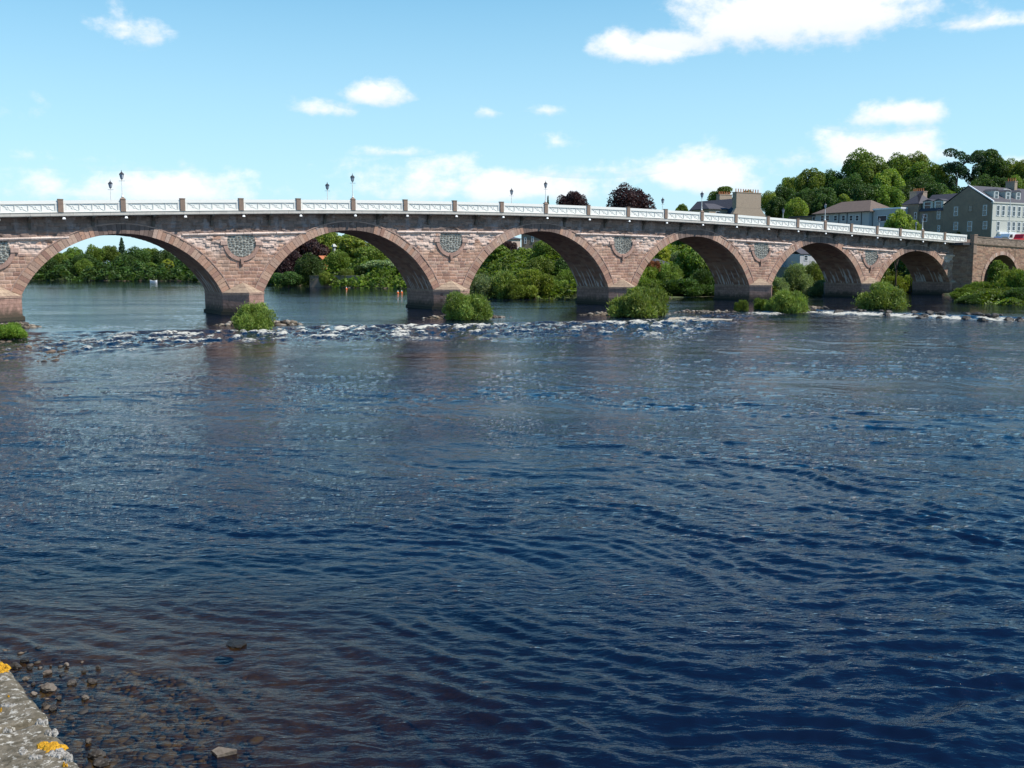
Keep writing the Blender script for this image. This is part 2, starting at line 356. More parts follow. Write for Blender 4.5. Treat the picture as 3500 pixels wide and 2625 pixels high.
    pm=N.new('ShaderNodeMapRange'); pm.inputs['From Min'].default_value=.35; pm.inputs['From Max'].default_value=.65; pm.inputs['To Min'].default_value=.35; pm.inputs['To Max'].default_value=1.2; L.new(npz,pm.inputs['Value'])
    amp=math_('MULTIPLY',pm.outputs[0],math_('SUBTRACT',1.,math_('MULTIPLY',cal,.62)))
    hh=math_('MULTIPLY',math_('ADD',math_('MULTIPLY',na,.036),math_('MULTIPLY',nb,.018)),amp)
    bp=N.new('ShaderNodeBump'); bp.inputs['Distance'].default_value=1.; bp.inputs['Strength'].default_value=1; L.new(hh,bp.inputs['Height'])
    gl=N.new('ShaderNodeBsdfGlossy'); gl.inputs['Roughness'].default_value=.035; L.new(bp.outputs[0],gl.inputs['Normal'])
    fr=N.new('ShaderNodeFresnel'); fr.inputs['IOR'].default_value=1.34; L.new(bp.outputs[0],fr.inputs['Normal'])
    body=N.new('ShaderNodeBsdfDiffuse'); body.inputs[0].default_value=(.0030,.0072,.021,1)
    tr=N.new('ShaderNodeBsdfTransparent'); tr.inputs[0].default_value=(.58,.49,.28,1)
    mb=N.new('ShaderNodeMixShader'); L.new(att('shallow'),mb.inputs[0]); L.new(body.outputs[0],mb.inputs[1]); L.new(tr.outputs[0],mb.inputs[2])
    mw=N.new('ShaderNodeMixShader'); L.new(fr.outputs[0],mw.inputs[0]); L.new(mb.outputs[0],mw.inputs[1]); L.new(gl.outputs[0],mw.inputs[2])
    fo=N.new('ShaderNodeBsdfDiffuse'); fo.inputs[0].default_value=(.52,.50,.42,1)
    fnz=noise(4.2,6,(.8,.8,1),0,.72)
    fm=N.new('ShaderNodeMapRange'); fm.inputs['From Min'].default_value=.08; fm.inputs['From Max'].default_value=.68
    L.new(math_('ADD',math_('MULTIPLY',att('foam'),1.0),math_('MULTIPLY',math_('MULTIPLY',math_('SUBTRACT',fnz,.60),3.),math_('GREATER_THAN',att('foam'),.02))),fm.inputs['Value'])
    vo=N.new('ShaderNodeTexVoronoi'); vo.inputs['Scale'].default_value=3.2; mpv=N.new('ShaderNodeMapping'); mpv.inputs['Scale'].default_value=(1,1,0); L.new(g.outputs['Position'],mpv.inputs[0]); L.new(mpv.outputs[0],vo.inputs['Vector'])
    sc_=N.new('ShaderNodeSeparateXYZ'); L.new(vo.outputs['Color'],sc_.inputs[0])
    rad=math_('MULTIPLY',math_('SUBTRACT',sc_.outputs[0],.84),.22)
    npf=noise(.16,3,(1,1,0)); spk=math_('MULTIPLY',math_('LESS_THAN',vo.outputs['Distance'],rad),math_('GREATER_THAN',npf,.555))
    spk=math_('MULTIPLY',math_('MULTIPLY',spk,.75),math_('SUBTRACT',1.,cal))
    fmx=math_('MAXIMUM',fm.outputs[0],spk)
    mf=N.new('ShaderNodeMixShader'); L.new(fmx,mf.inputs[0]); L.new(mw.outputs[0],mf.inputs[1]); L.new(fo.outputs[0],mf.inputs[2])
    L.new(mf.outputs[0],out.inputs[0])
    o=mesh_np('water',V,Fq,m,smooth=True,attrs={'foam':foam.ravel(),'shallow':shal.ravel(),'calm':np.maximum(calm,slick*1.15).ravel()}); tag(o,kind='structure')
build_water()
def water_z(x,y):
    up=float(sst(-.9,.9,np.array(y-weirY(x)))); return up*(.18+.14*float(sst(26,36,np.array(float(x)))))
# ------------------------------------------------------------------ masonry
PINK=np.array([[.41,.240,.165],[.36,.205,.14],[.44,.28,.195],[.37,.24,.175],[.30,.17,.125]])
def stones(u,v,ch=.36,lo=.45,hi=1.1,seed=0,wob=.05):
    """random coursed stones: returns id-random numbers and joint distance"""
    v=v+wob*pn(u*.35,v*.6,seed+3); u=u+.05*pn(u*.9,v*1.3,seed+4)
    r=np.floor(v/ch); fv=v/ch-r; w=lo+(hi-lo)*rnd(r,7,seed); uu=u/w+rnd(r,11,seed)*17
    c=np.floor(uu); fu=uu-c; e=np.minimum(np.minimum(fu,1-fu)*w,np.minimum(fv,1-fv)*ch)
    return rnd(r,c,seed+1),rnd(r,c,seed+2),e
def rubble(u,v,sz=.30,seed=0):
    x=u/sz*.8; y=v/sz*1.25; i=np.floor(x);j=np.floor(y); d1=np.full(x.shape,9.);d2=np.full(x.shape,9.);idr=np.zeros(x.shape)
    for a in (-1,0,1):
        for b in (-1,0,1):
            ii=i+a;jj=j+b; px_=ii+.15+.7*rnd(ii,jj,seed); py_=jj+.15+.7*rnd(ii,jj,seed+5); d=np.hypot(x-px_,y-py_); rr=rnd(ii,jj,seed+9)
            n=d<d1; d2=np.where(n,d1,np.minimum(d2,d)); idr=np.where(n,rr,idr); d1=np.where(n,d,d1)
    return idr,(d2-d1)*sz
def palette(P,r):
    k=np.clip((r*len(P)).astype(int),0,len(P)-1); return P[k]
_lx=np.array([-1.56,4.69,10.99,17.57,24.4,31.33,38.32,45.32,52.37,59.37,66.46,73.47,80.43,87.45,94.37,101.22,107.84,114.24,120.56,127.05,133.11,139.22,145.4])
_lz=np.array([11.32,11.61,11.91,12.18,12.37,12.56,12.68,12.76,12.87,12.93,12.88,12.82,12.73,12.53,12.43,12.21,12.02,11.83,11.41,11.17,10.92,10.66,10.4])
SC=59.3
_pc=np.polyfit(np.r_[_lx-SC,SC-_lx,0]/80,np.r_[_lz,_lz,12.93],4)
def zl(s): return np.polyval(_pc,np.clip((np.asarray(s,float)-SC)/80,-1.25,1.25))     # top of the deck ledge
def zstr(s): return zl(s)-2.62
ZS=2.75; BW=7.7
ARCH=[(-30.2,-10.6,8.38),(-5.69,15.30,9.36),(20.19,42.58,10.18),(47.90,70.80,10.54),(75.95,98.52,10.22),(103.45,124.79,9.56),(129.4,148.85,8.38)]
AR=[]
for a,b,c in ARCH:
    hw=(b-a)/2; rise=c-ZS; r=(hw*hw+rise*rise)/(2*rise); AR.append(((a+b)/2,c-r,r,hw))
PIERS=[(-10.6,-5.69),(15.30,20.19),(42.58,47.90),(70.80,75.95),(98.52,103.45),(124.79,129.4)]
ROUND=[(a+b)/2 for a,b in PIERS]; RR=1.72
def rz0(s): return float(zstr(s))-1.05           # centre height of a roundel
bridge=empty('stone_bridge',(*BF.w(59.3,0,0)[:2],0),'long pink sandstone arch bridge with white railings crossing the river','bridge')
def grid_wall(fr,u0,u1,z0,z1,du,dz,keep,surf,name,m,parent,p0=0.):
    us=np.arange(u0,u1+du,du); zs=np.arange(z0,z1+dz,dz); U,Z=np.meshgrid(us,zs); h,col=surf(U,Z)
    P=fr.w(U.ravel(),(p0+h).ravel(),Z.ravel()); nx,nz=len(us),len(zs); i=np.arange(nx*nz).reshape(nz,nx)
    Fq=np.stack([i[:-1,:-1],i[:-1,1:],i[1:,1:],i[1:,:-1]],-1).reshape(-1,4)
    uc=U.ravel()[Fq].mean(1); zc=Z.ravel()[Fq].mean(1); k=keep(uc,zc); Fq=Fq[k]
    used=np.unique(Fq); mp=np.zeros(len(P),dtype=np.int64); mp[used]=np.arange(len(used))
    return mesh_np(name,rel(parent,P[used]),mp[Fq],m,parent,False,col.reshape(-1,3)[used])
def face_keep(u,z):
    k=(z<zl(u)-.35)
    for cx,cz,r,hw in AR: k&=~((np.hypot(u-cx,z-cz)<r+.45)&(np.abs(u-cx)<hw+1.5))
    return k
def face_surf(U,Z):
    zs=zstr(U); r1,r2,e=stones(U,Z,.40,.5,1.25,2,.09); up=Z>zs
    rel_=np.clip((zs-Z)/3.9,0,1)                  # 0 at the string course
    er=(1-sst(.25,.75,rel_+.25*fbm(U*.25,Z*.4,3,3)))   # eroded zone under the string
    amp=.035+.18*er
    h=(r2-.5)*amp+.05*er*fbm(U*2.,Z*3.,9,3)-sst(.06,.02,e)*.045
    col=palette(PINK,r1)*(.80+.36*r2)[...,None]
    pale=np.clip(sst(-.25,.35,fbm(U*.5,Z*.9,17,4)+.9*er-.3+.7*(r1-.5))*er,0,1)
    col=col*(1-.64*pale[...,None])+np.array([.76,.61,.52])*.64*pale[...,None]
    mort=sst(.05,.015,e)*(.55-.35*er)*(.4+r2*.9)
    col=col*(1-mort[...,None])+np.array([.58,.43,.36])*mort[...,None]
    # the band over the string: darker, with pale streaks
    st=fbm(U*.9,Z*.22,23,4); dk=np.array([.24,.17,.14])*(1+.5*(r1-.5))[...,None]
    wh=sst(.25,.75,st+.3*(r2-.5))*.5
    dk=dk*(1-wh[...,None])+np.array([.33,.29,.29])*wh[...,None]
    col=np.where(up[...,None],dk,col)
    # roundels of dark rubble
    for s in ROUND:
        d=np.hypot(U-s,Z-rz0(s)); ins=d<RR-.06
        if not ins.any(): continue
        ri,re=rubble(U,Z,.34,4); c2=np.array([.11,.105,.09])*(.6+1.1*ri)[...,None]; mo=sst(.09,.02,re); c2=c2*(1-mo[...,None])+np.array([.42,.44,.40])*mo[...,None]
        col=np.where((ins&~up)[...,None],c2,col); h=np.where(ins&~up,-.05+.07*(1-mo)*(.6+ri),h)
    col=np.clip(col,.01,1)
    stain=sst(.3,.9,fbm(U*.3,Z*.15,29,4)); col=col*(1-.25*stain[...,None])
    return h,col
grid_wall(BF,-30,150.2,1.6,13.2,.07,.055,face_keep,face_surf,'spandrel_wall',M['stone'],bridge)
# the far face, plainer
FF=Fr(BF.w(0,-BW,0)[:2],TH)
grid_wall(FF,-45,150.2,1.6,13.2,.5,.3,face_keep,lambda U,Z:(0*U,np.ones(U.shape+(3,))*np.array([.30,.19,.15])),'spandrel_wall',M['stone'],bridge)
def vous(name,fr,cx,cz,r,hw,t,depth,parent,seed,a0=None):
    """a ring of separate wedge stones round an arch"""
    amax=math.asin(min(1,hw/r)); 
    if cz>=ZS and a0 is None: amax=math.pi/2+math.asin(min(1,(cz-ZS)/r))
    n=max(9,int(round(2*amax*r/.46)));
    if n%2==0:n+=1
    m=MB(fr); rs=np.random.RandomState(seed)
    for k in range(n):
        t0=-amax+2*amax*k/n; t1=-amax+2*amax*(k+1)/n; g=.022/r/2*1.3
        t0+=g;t1-=g; er=max(0,min(1,(math.cos((t0+t1)/2)*r+cz-ZS)/(r*.62+.01)-.35)) ; pr=.10+rs.uniform(-.025,.035)+er*rs.uniform(-.05,.05)
        c=PINK[rs.randint(5)]*rs.uniform(.92,1.08); pz=rs.rand()*max(0,er)*.75; c=c*(1-pz)+np.array([.55,.43,.36])*pz
        if r*math.cos((t0+t1)/2)+cz>float(zstr(cx)) -.15: c=np.array([.17,.12,.10])*rs.uniform(.75,1.25)
        tt=t+rs.uniform(-.01,.03); dp=-.6; P=[]
        for p in (dp,pr):
            for (rr,tt_) in ((r,t0),(r,t1),(r+tt,t1),(r+tt,t0)):
                P.append((cx+rr*math.sin(tt_),p,cz+rr*math.cos(tt_)))
        m.add(P,[(0,1,2,3),(7,6,5,4),(0,4,5,1),(1,5,6,2),(2,6,7,3),(3,7,4,0)],tuple(np.clip(c,0,1)))
    return m.build(name,M['stone'],parent,col=True)
def arc_strip(name,fr,cx,cz,r0,r1,p0,p1,a0,a1,n,mat_,parent,col):
    m=MB(fr)
    for k in range(n):
        t0=a0+(a1-a0)*k/n;t1=a0+(a1-a0)*(k+1)/n; P=[]
        for p in (p0,p1):
            for (rr,t) in ((r0,t0),(r0,t1),(r1,t1),(r1,t0)): P.append((cx+rr*math.sin(t),p,cz+rr*math.cos(t)))
        m.add(P,[(0,1,2,3),(7,6,5,4),(0,4,5,1),(2,6,7,3)]+([(3,7,4,0)] if k==0 else [])+([(1,5,6,2)] if k==n-1 else []),tuple(np.array(col)*random.uniform(.85,1.15)))
    return m.build(name,mat_,parent,col=True)
M['barrel']=mat('barrel_stone',attr=True,rough=.92,bump=(6,.05,5))
for i,(cx,cz,r,hw) in enumerate(AR):
    vous('arch_ring',BF,cx,cz,r,hw,1.0,.5,bridge,50+i)
    a1=math.asin(hw/r)
    arc_strip('hood_mould',BF,cx,cz,r+1.02,r+1.14,-.2,.15,-a1-.005,a1+.005,56,M['stone'],bridge,(.36,.24,.19))
    # soffit
    U,T=np.meshgrid(np.arange(-BW,.01,.16),np.linspace(-a1,a1,170)); rr=r+.0*T
    L_=T*r; r1,r2,e=stones(U,L_,.42,.7,1.4,8+i)
    rr=rr-(r2-.5)*.02+sst(.05,.015,e)*.03
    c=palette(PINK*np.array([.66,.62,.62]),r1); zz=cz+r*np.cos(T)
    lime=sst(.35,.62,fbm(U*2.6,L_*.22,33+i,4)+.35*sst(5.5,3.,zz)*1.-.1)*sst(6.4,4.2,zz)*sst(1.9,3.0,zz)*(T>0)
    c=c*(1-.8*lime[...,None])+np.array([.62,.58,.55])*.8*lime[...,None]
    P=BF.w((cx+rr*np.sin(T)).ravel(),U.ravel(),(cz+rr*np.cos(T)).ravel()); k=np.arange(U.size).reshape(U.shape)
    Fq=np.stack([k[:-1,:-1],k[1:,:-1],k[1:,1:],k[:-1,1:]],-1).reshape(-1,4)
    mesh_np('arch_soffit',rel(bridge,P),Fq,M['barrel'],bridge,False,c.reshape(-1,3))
# string course, irregular and worn
def strip_along(name,s0,s1,ds,prof,m,col,jit=0.,breaks=None,fr=BF,zf=zstr,parent=bridge):
    mb=MB(fr); s=s0; last=None
    while s<s1-.01:
        L_=ds*random.uniform(.75,1.3); e=min(s+L_,s1); mid=(s+e)/2
        ok=True
        if breaks:
            for b0,b1 in breaks:
                if b0<mid<b1: ok=False
        if not ok and mb.V:
            mb.build(name,m,parent,col=True); mb=MB(fr)
        if ok:
            j=random.uniform(-jit,jit); c=tuple(np.clip(np.array(col)*random.uniform(.78,1.2),0,1)); n=len(prof)
            P=[(s+.01,p+j,float(zf(s))+z) for p,z in prof]+[(e-.01,p+j,float(zf(e))+z) for p,z in prof]
            mb.add(P,[tuple(range(n))[::-1],tuple(range(n,2*n))]+[(q,(q+1)%n,(q+1)%n+n,q+n) for q in range(n)],c)
        s=e
    return mb.build(name,m,parent,col=True) if mb.V else None
brk=[]
for cx,cz,r,hw in AR:
    dz=float(zstr(cx))-cz; w=math.sqrt(max(0,(r+1.1)**2-dz*dz)); brk.append((cx-w,cx+w))
strip_along('string_course',-45,150,1.0,[(-.1,-.22),(.16,-.16),(.24,-.02),(.2,.10),(-.1,.16)],M['stone'],(.66,.52,.44),.07,brk)
for s in ROUND:
    rng_=arc_strip('roundel_ring',BF,s,rz0(s),RR,RR+.42,-.2,.13,math.pi*.5+.05,math.pi*1.5-.05,13,M['stone'],bridge,(.36,.225,.175))
    m=MB(BF); z=rz0(s)
    for sg in (-1,1):
        q=MB(BF); q.box(s+sg*(RR+.33)-.38,s+sg*(RR+.33)+.38,-.2,.20,z-.28,z+.16,(.44,.30,.24)); q.build('roundel_shoulder',M['stone'],bridge,col=True)
    m.prism([(s-.2,z-RR-.1),(s+.2,z-RR-.1),(s+.13,z-RR-.8),(s-.13,z-RR-.8)],'p',-.2,.24,(.33,.2,.15))
    m.build('roundel_keystone',M['stone'],bridge,col=True)
    arc_strip('roundel_cap',BF,s,rz0(s),RR,RR+.2,-.2,.10,-.75,.75,8,M['stone'],bridge,(.20,.145,.12))
# piers with pointed cutwaters
def pier(a,b,pt=2.5,both=True):
    c=(a+b)/2; h=(b-a)/2
    lat=np.array([.33,.20,.155])
    def body(z0,z1,gr,col,name,par):
        m=MB(BF); poly=[(a-gr,.2),(a-gr,-BW-.2),(c,-BW-pt-gr*1.4),(b+gr,-BW-.2),(b+gr,.2),(c,pt+gr*1.4)]
        m.prism([(q[0],q[1]) for q in poly],'z',z0,z1,tuple(col)); return m.build(name,M['pier'],par,col=True)
    body_=body(.55,ZS-.22,0,lat,'pier',bridge)
    body(-1.6,.55,.22,np.array([.05,.042,.034]),'footing',body_)
    body(ZS-.22,ZS,.07,np.array([.40,.27,.20]),'cap_moulding',body_)
    m=MB(BF)
    A=[(a-.03,.0,ZS),(c,pt+.1,ZS),(b+.03,0,ZS),(c,0,ZS+1.15)]
    m.add([A[0],A[1],A[2],A[3]],[(0,1,3),(1,2,3),(0,3,2),(0,2,1)],(.40,.30,.21))
    m.build('cutwater_cap',M['pier'],body_,col=True)
def pier_mat():
    m=mat('pier_stone',attr=True,rough=.9,n1=(2.2,(.13,.085,.06),.55,.42,.7,6),n2=(6,(.42,.36,.30),.35,.58,.75,5),bump=(6,.05,5))
    nt=m.node_tree;N=nt.nodes;L=nt.links; b=N['Principled BSDF']; src=b.inputs['Base Color'].links[0].from_socket
    # block joints by height and length along the wall
    g=N.new('ShaderNodeNewGeometry'); mp=N.new('ShaderNodeMapping'); mp.inputs['Rotation'].default_value=(0,0,-TH); L.new(g.outputs['Position'],mp.inputs[0])
    sp=N.new('ShaderNodeSeparateXYZ'); L.new(mp.outputs[0],sp.inputs[0]); ad=N.new('ShaderNodeMath'); L.new(sp.outputs[0],ad.inputs[0]); L.new(sp.outputs[1],ad.inputs[1])
    cb=N.new('ShaderNodeCombineXYZ'); L.new(ad.outputs[0],cb.inputs[0]); L.new(sp.outputs[2],cb.inputs[1])
    br=N.new('ShaderNodeTexBrick'); br.inputs['Scale'].default_value=1; br.inputs['Brick Width'].default_value=.95; br.inputs['Row Height'].default_value=.38; br.inputs['Mortar Size'].default_value=.018
    br.inputs['Color1'].default_value=(1.1,1.1,1.1,1); br.inputs['Color2'].default_value=(.8,.8,.82,1); br.inputs['Mortar'].default_value=(.55,.5,.5,1); L.new(cb.outputs[0],br.inputs['Vector'])
    x=N.new('ShaderNodeMixRGB'); x.blend_type='MULTIPLY'; x.inputs[0].default_value=1; L.new(src,x.inputs[1]); L.new(br.outputs[0],x.inputs[2])
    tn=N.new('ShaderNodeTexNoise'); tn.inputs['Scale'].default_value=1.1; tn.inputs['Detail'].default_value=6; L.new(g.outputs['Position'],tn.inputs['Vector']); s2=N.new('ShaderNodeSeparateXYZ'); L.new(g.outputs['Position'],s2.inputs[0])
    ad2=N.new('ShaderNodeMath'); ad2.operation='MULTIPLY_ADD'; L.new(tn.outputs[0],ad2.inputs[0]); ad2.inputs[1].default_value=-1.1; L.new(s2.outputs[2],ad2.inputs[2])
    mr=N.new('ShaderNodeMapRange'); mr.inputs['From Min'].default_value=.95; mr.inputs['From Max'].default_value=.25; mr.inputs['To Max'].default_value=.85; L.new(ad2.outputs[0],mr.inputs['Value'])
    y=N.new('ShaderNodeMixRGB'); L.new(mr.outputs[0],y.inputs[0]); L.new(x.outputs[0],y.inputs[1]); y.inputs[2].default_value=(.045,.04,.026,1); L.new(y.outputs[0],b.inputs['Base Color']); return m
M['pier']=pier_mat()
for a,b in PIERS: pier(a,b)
pier(148.85,151.5,.8)
# deck, ledge, brackets
mb=MB(BF); S_=np.arange(-45,151,2.)
for s0,s1 in zip(S_[:-1],S_[1:]):
    z0,z1=float(zl(s0)),float(zl(s1))
    mb.add([(s0,.9,z0-.42),(s1,.9,z1-.42),(s1,.9,z1-.12),(s0,.9,z0-.12),(s0,-BW-.9,z0-.42),(s1,-BW-.9,z1-.42),(s1,-BW-.9,z1-.12),(s0,-BW-.9,z0-.12)],[(0,1,2,3),(3,2,6,7),(0,4,5,1),(4,7,6,5)])
mb.build('road_deck',M['asphalt'],bridge)
strip_along('ledge',-45,151.2,1.75,[(.72,-.43),(1.05,-.43),(1.12,-.36),(1.12,-.05),(1.17,-.03),(1.17,.0),(.72,.0)],M['ledge'],(.5,.5,.5),.003,zf=zl)
strip_along('ledge',-45,151.2,6.,[(-BW-.8,-.43),(-BW-1.1,-.43),(-BW-1.15,0),(-BW-.8,0)],M['ledge'],(.5,.5,.5),.0,zf=zl)
POST=np.array([-1.56-6.2*k for k in range(6,0,-1)]+[-1.56,4.69,10.99,17.57,24.4,31.33,38.32,45.32,52.37,59.37,66.46,73.47,80.43,87.45,94.37,101.22,107.84,114.24,120.56,127.05,133.11,139.22,145.4])
PEND=151.9
OH=1.0
for side in (1,-1):
    pp=OH if side==1 else -BW-OH
    for k,s in enumerate(POST):
        z=float(zl(s)); m=MB(BF); lamp=(k-7)%4==0
        hgt=1.30
        m.box(s-.26,s+.26,pp-.26,pp+.20,z+.005,z+hgt); 
        if lamp: m.add([(s-.31,pp-.31,z+hgt),(s+.31,pp-.31,z+hgt),(s+.31,pp+.25,z+hgt),(s-.31,pp+.25,z+hgt),(s,pp-.03,z+hgt+.34)],[(0,1,4),(1,2,4),(2,3,4),(3,0,4),(3,2,1,0)])
        else: m.box(s-.29,s+.29,pp-.29,pp+.23,z+hgt,z+hgt+.09)
        m.build('post',M['post'],bridge)
    ends=list(POST)+[PEND]
    for k in range(len(ends)-1):
        s0=ends[k]+.27; s1=ends[k+1]-(.27 if k<len(ends)-2 else 0); L_=s1-s0
        def zz(s,h): return float(zl(s))+h
        def slab(m,a,b,p0,p1,h0,h1): 
            m.add([(a,p0,zz(a,h0)),(b,p0,zz(b,h0)),(b,p1,zz(b,h0)),(a,p1,zz(a,h0)),(a,p0,zz(a,h1)),(b,p0,zz(b,h1)),(b,p1,zz(b,h1)),(a,p1,zz(a,h1))],[(0,3,2,1),(4,5,6,7),(0,1,5,4),(1,2,6,5),(2,3,7,6),(3,0,4,7)])
        m=MB(BF)
        if side==1:
            slab(m,s0,s1,pp-.06,pp-.03,.02,.9); slab(m,s0,s1,pp-.12,pp+.07,.88,1.24); slab(m,s0,s1,pp-.1,pp+.08,.004,.10)
            slab(m,s0+.001,s0+.22,pp-.1,pp+.05,.1,.89); slab(m,s1-.22,s1-.001,pp-.1,pp+.05,.1,.89)
            pn_=m.build('parapet_panel',M['white'],bridge)
            md=MB(BF); m=MB(BF); nb=4; x0=s0+.26; x1=s1-.26; bw=(x1-x0)/nb
            for q in range(nb+1):
                x=x0+bw*q; slab(m,x-.035,x+.035,pp-.03,pp+.035,.1,.89)
            slab(m,x0-.035,x1+.035,pp-.03,pp+.015,.098,.125)
            for q in range(nb):
                xa=x0+bw*q+.05; xb=x0+bw*(q+1)-.05; cxx=(xa+xb)/2; w_=.02
                def bar(xp,hp,xq,hq):
                    d=math.hypot(xq-xp,hq-hp); nx=-(hq-hp)/d*w_; nh=(xq-xp)/d*w_
                    Q=[(xp-nx,hp-nh),(xq-nx,hq-nh),(xq+nx,hq+nh),(xp+nx,hp+nh)]
                    m.add([(a_,p_,zz(a_,h_)) for p_ in (pp-.03,pp+.01) for a_,h_ in Q],[(0,3,2,1),(4,5,6,7),(0,1,5,4),(1,2,6,5),(2,3,7,6),(3,0,4,7)])
                mk=m; m=md
                bar(xa,.86,cxx-.13,.6); bar(cxx+.13,.4,xb,.13)
                for (p,q_) in (((-.14,.5),(0,.66)),((0,.66),(.14,.5)),((.14,.5),(0,.34)),((0,.34),(-.14,.5))): bar(cxx+p[0],p[1],cxx+q_[0],q_[1])
                m=mk
            m.build('panel_divider',M['greyrib'],pn_); md.build('lattice',M['white2'],pn_)
        else:
            slab(m,s0,s1,pp-.05,pp+.0,.02,1.0); slab(m,s0,s1,pp-.1,pp+.1,.98,1.16); m.build('parapet_panel',M['white'],bridge)
for s0,s1 in zip(POST[:-1],POST[1:]):
    s=s0+(s1-s0)*.52; z=float(zl(s))-.43; m=MB(BF)
    m.prism([(-.02,z-1.3),(.12,z-1.25),(.28,z-.62),(1.0,z-.14),(1.02,z),(-.02,z)],'u',s-.14,s+.14); m.build('bracket',M['corbel'],bridge)
for s in POST:
    z=float(zl(s))-.43; m=MB(BF); m.box(s+.25,s+.31,.85,.93,z-.1,z); b_=m.build('floodlight_arm',M['dark_iron'],bridge)
    m=MB(BF); m.lathe((s+.28,.98,z-.34) if False else (0,0,0),[(.0,0)],3) if False else m.box(s+.12,s+.44,.88,1.10,z-.28,z-.08,taper=.05); m.build('floodlight',M['flood'],b_)
    break_=0
# weep holes as small dark drain spouts
# ------------------------------------------------------------------ lamps
def make_lamp():
    r=empty('street_lamp',(0,0,0),'x','street lamp','lamps along the bridge')
    m=MB(); m.lathe((0,0,0),[(.13,0),(.13,.08),(.08,.16),(.06,.4),(.075,.43),(.05,.47),(.042,1.4),(.06,1.44),(.04,1.48),(.036,1.78),(.07,1.83),(.05,1.88)],10); m.build('pole',M['white'],r)
    m=MB(); m.lathe((0,0,1.88),[(.05,0),(.13,.06),(.14,.08)],6); m.lathe((0,0,2.42),[(.27,0),(.29,.03),(.17,.16),(.06,.24),(.05,.30),(.02,.36),(.035,.40),(.0,.5)],6)
    for k in range(6):
        t=2*math.pi*k/6; m.tube([(.13*math.cos(t),.13*math.sin(t),1.95),(.245*math.cos(t),.245*math.sin(t),2.43)],.018,5)
    m.tube([(-.34,0,1.72),(.34,0,1.72)],.02,6)
    m.build('lantern_frame',M['dark_iron'],r)
    m=MB(); m.lathe((0,0,1.96),[(.12,0),(.232,.46)],6); m.build('lantern_glass',M['lampglass'],r)
    return r
LAMP=make_lamp(); _lu=False
def copy_thing(root,loc,rz=0.,label=None,group=None,sc=1.):
    r=root.copy(); COL.objects.link(r); r.location=loc; r.rotation_euler=(0,0,rz); r.scale=(sc,sc,sc) if np.isscalar(sc) else sc
    if label: r['label']=label
    if group: r['group']=group
    for c in list(root.children):
        d=c.copy(); COL.objects.link(d); d.parent=r
        for g in c.children:
            e=g.copy(); COL.objects.link(e); e.parent=d
    return r
ordn=['leftmost','second','third','fourth','fifth','sixth','seventh','eighth','ninth','tenth','eleventh','twelfth','thirteenth','fourteenth','fifteenth','sixteenth','seventeenth','eighteenth','nineteenth','twentieth']
vis=[s for k,s in enumerate(POST) if (k-7)%4==0 and s>-5]
for k,s in enumerate(vis):
    loc=BF.w(s,OH-.03,float(zl(s))+1.55)
    lab='lantern on a white pole over the near railing, %s from the left'%('first' if k==0 else ordn[k])
    if not _lu: LAMP.location=loc; LAMP['label']=lab; _lu=True
    else: copy_thing(LAMP,loc,.3*k,lab)
for k,s in enumerate(vis+[150.5]):
    s2=s+ .4
    if k==6: s2=150.2
    copy_thing(LAMP,BF.w(s2,-BW-1.0,float(zl(s2))+1.22),.2*k,'lantern pole rising behind the far railing, %s from the left'%('first' if k==0 else ordn[k]))
# ------------------------------------------------------------------ approach viaduct on the right
AP=3.2
u_c,_=BF.px(3325,900,AP); u_s=149.6
def pl(name,P,cells,m,parent,seedc): pass
def flare_surf(U,Z):
    r1,r2,e=stones(U,Z,.34,.5,1.0,12); c=palette(PINK*np.array([.80,.80,.78]),r1); mo=sst(.045,.015,e)
    c=c*(1-.4*mo[...,None])+np.array([.20,.15,.12])*.4*mo[...,None]; return (r2-.5)*.05-mo*.03,c
pa=BF.w(u_s,0,0); pb=BF.w(u_c,AP,0); angf=math.atan2(pb[1]-pa[1],pb[0]-pa[0]); FL=Fr(pa[:2],angf); Lf=math.hypot(*(pb-pa)[:2])
grid_wall(FL,0,Lf,-.8,9.9,.12,.1,lambda u,z:z<9.85+0*u,flare_surf,'wing_wall',M['abut'],bridge)
# lower plinth ledge of the wing wall
m=MB(BF); m.prism([(u_s-.5,.05),(u_c+.3,AP+.5),(u_c+1.6,AP+.5),(u_c+1.6,AP-2),(u_s,-1.2)],'z',-1.2,2.6,(.24,.165,.125)); m.build('plinth',M['pier'],bridge,col=True)
AF=Fr(BF.w(u_c,AP,0)[:2],TH)
u1,_=AF.px(3360,960); u2,_=AF.px(3479,960); _,zc1=AF.px(3419,873)
g1=(u2-u1); a_list=[]
for k in range(3):
    cx=(u1+u2)/2+k*(g1+2.0); hw=g1/2; cz=zc1-hw*.98-.22*k; a_list.append((cx,cz,hw+.0,hw))
ztop=lambda u: 10.95-.035*np.asarray(u,float)
def ap_keep(u,z):
    k=z<ztop(u)-.02
    for cx,cz,r,hw in a_list: k&=~((np.hypot(u-cx,z-cz)<r+.3)|((np.abs(u-cx)<hw+.1)&(z<cz)))
    return k
def ap_surf(U,Z):
    r1,r2,e=stones(U,Z+.03*U,.30,.4,.95,15); c=palette(PINK*np.array([.92,.93,.88]),r1)*(.9+.2*r2)[...,None]; mo=sst(.045,.015,e)
    par=(Z>ztop(U)-1.15); c=np.where(par[...,None],np.array([.27,.205,.155])*(.85+.3*r1)[...,None],c)
    c=c*(1-.5*mo[...,None])+np.array([.2,.14,.11])*.5*mo[...,None]
    st=sst(.2,.8,fbm(U*.5,Z*.3,19,4)); c=c*(1-.45*st[...,None]); return (r2-.5)*.06-mo*.03,c
grid_wall(AF,0,46,-.8,11.,.12,.1,ap_keep,ap_surf,'approach_wall',M['abut'],bridge)
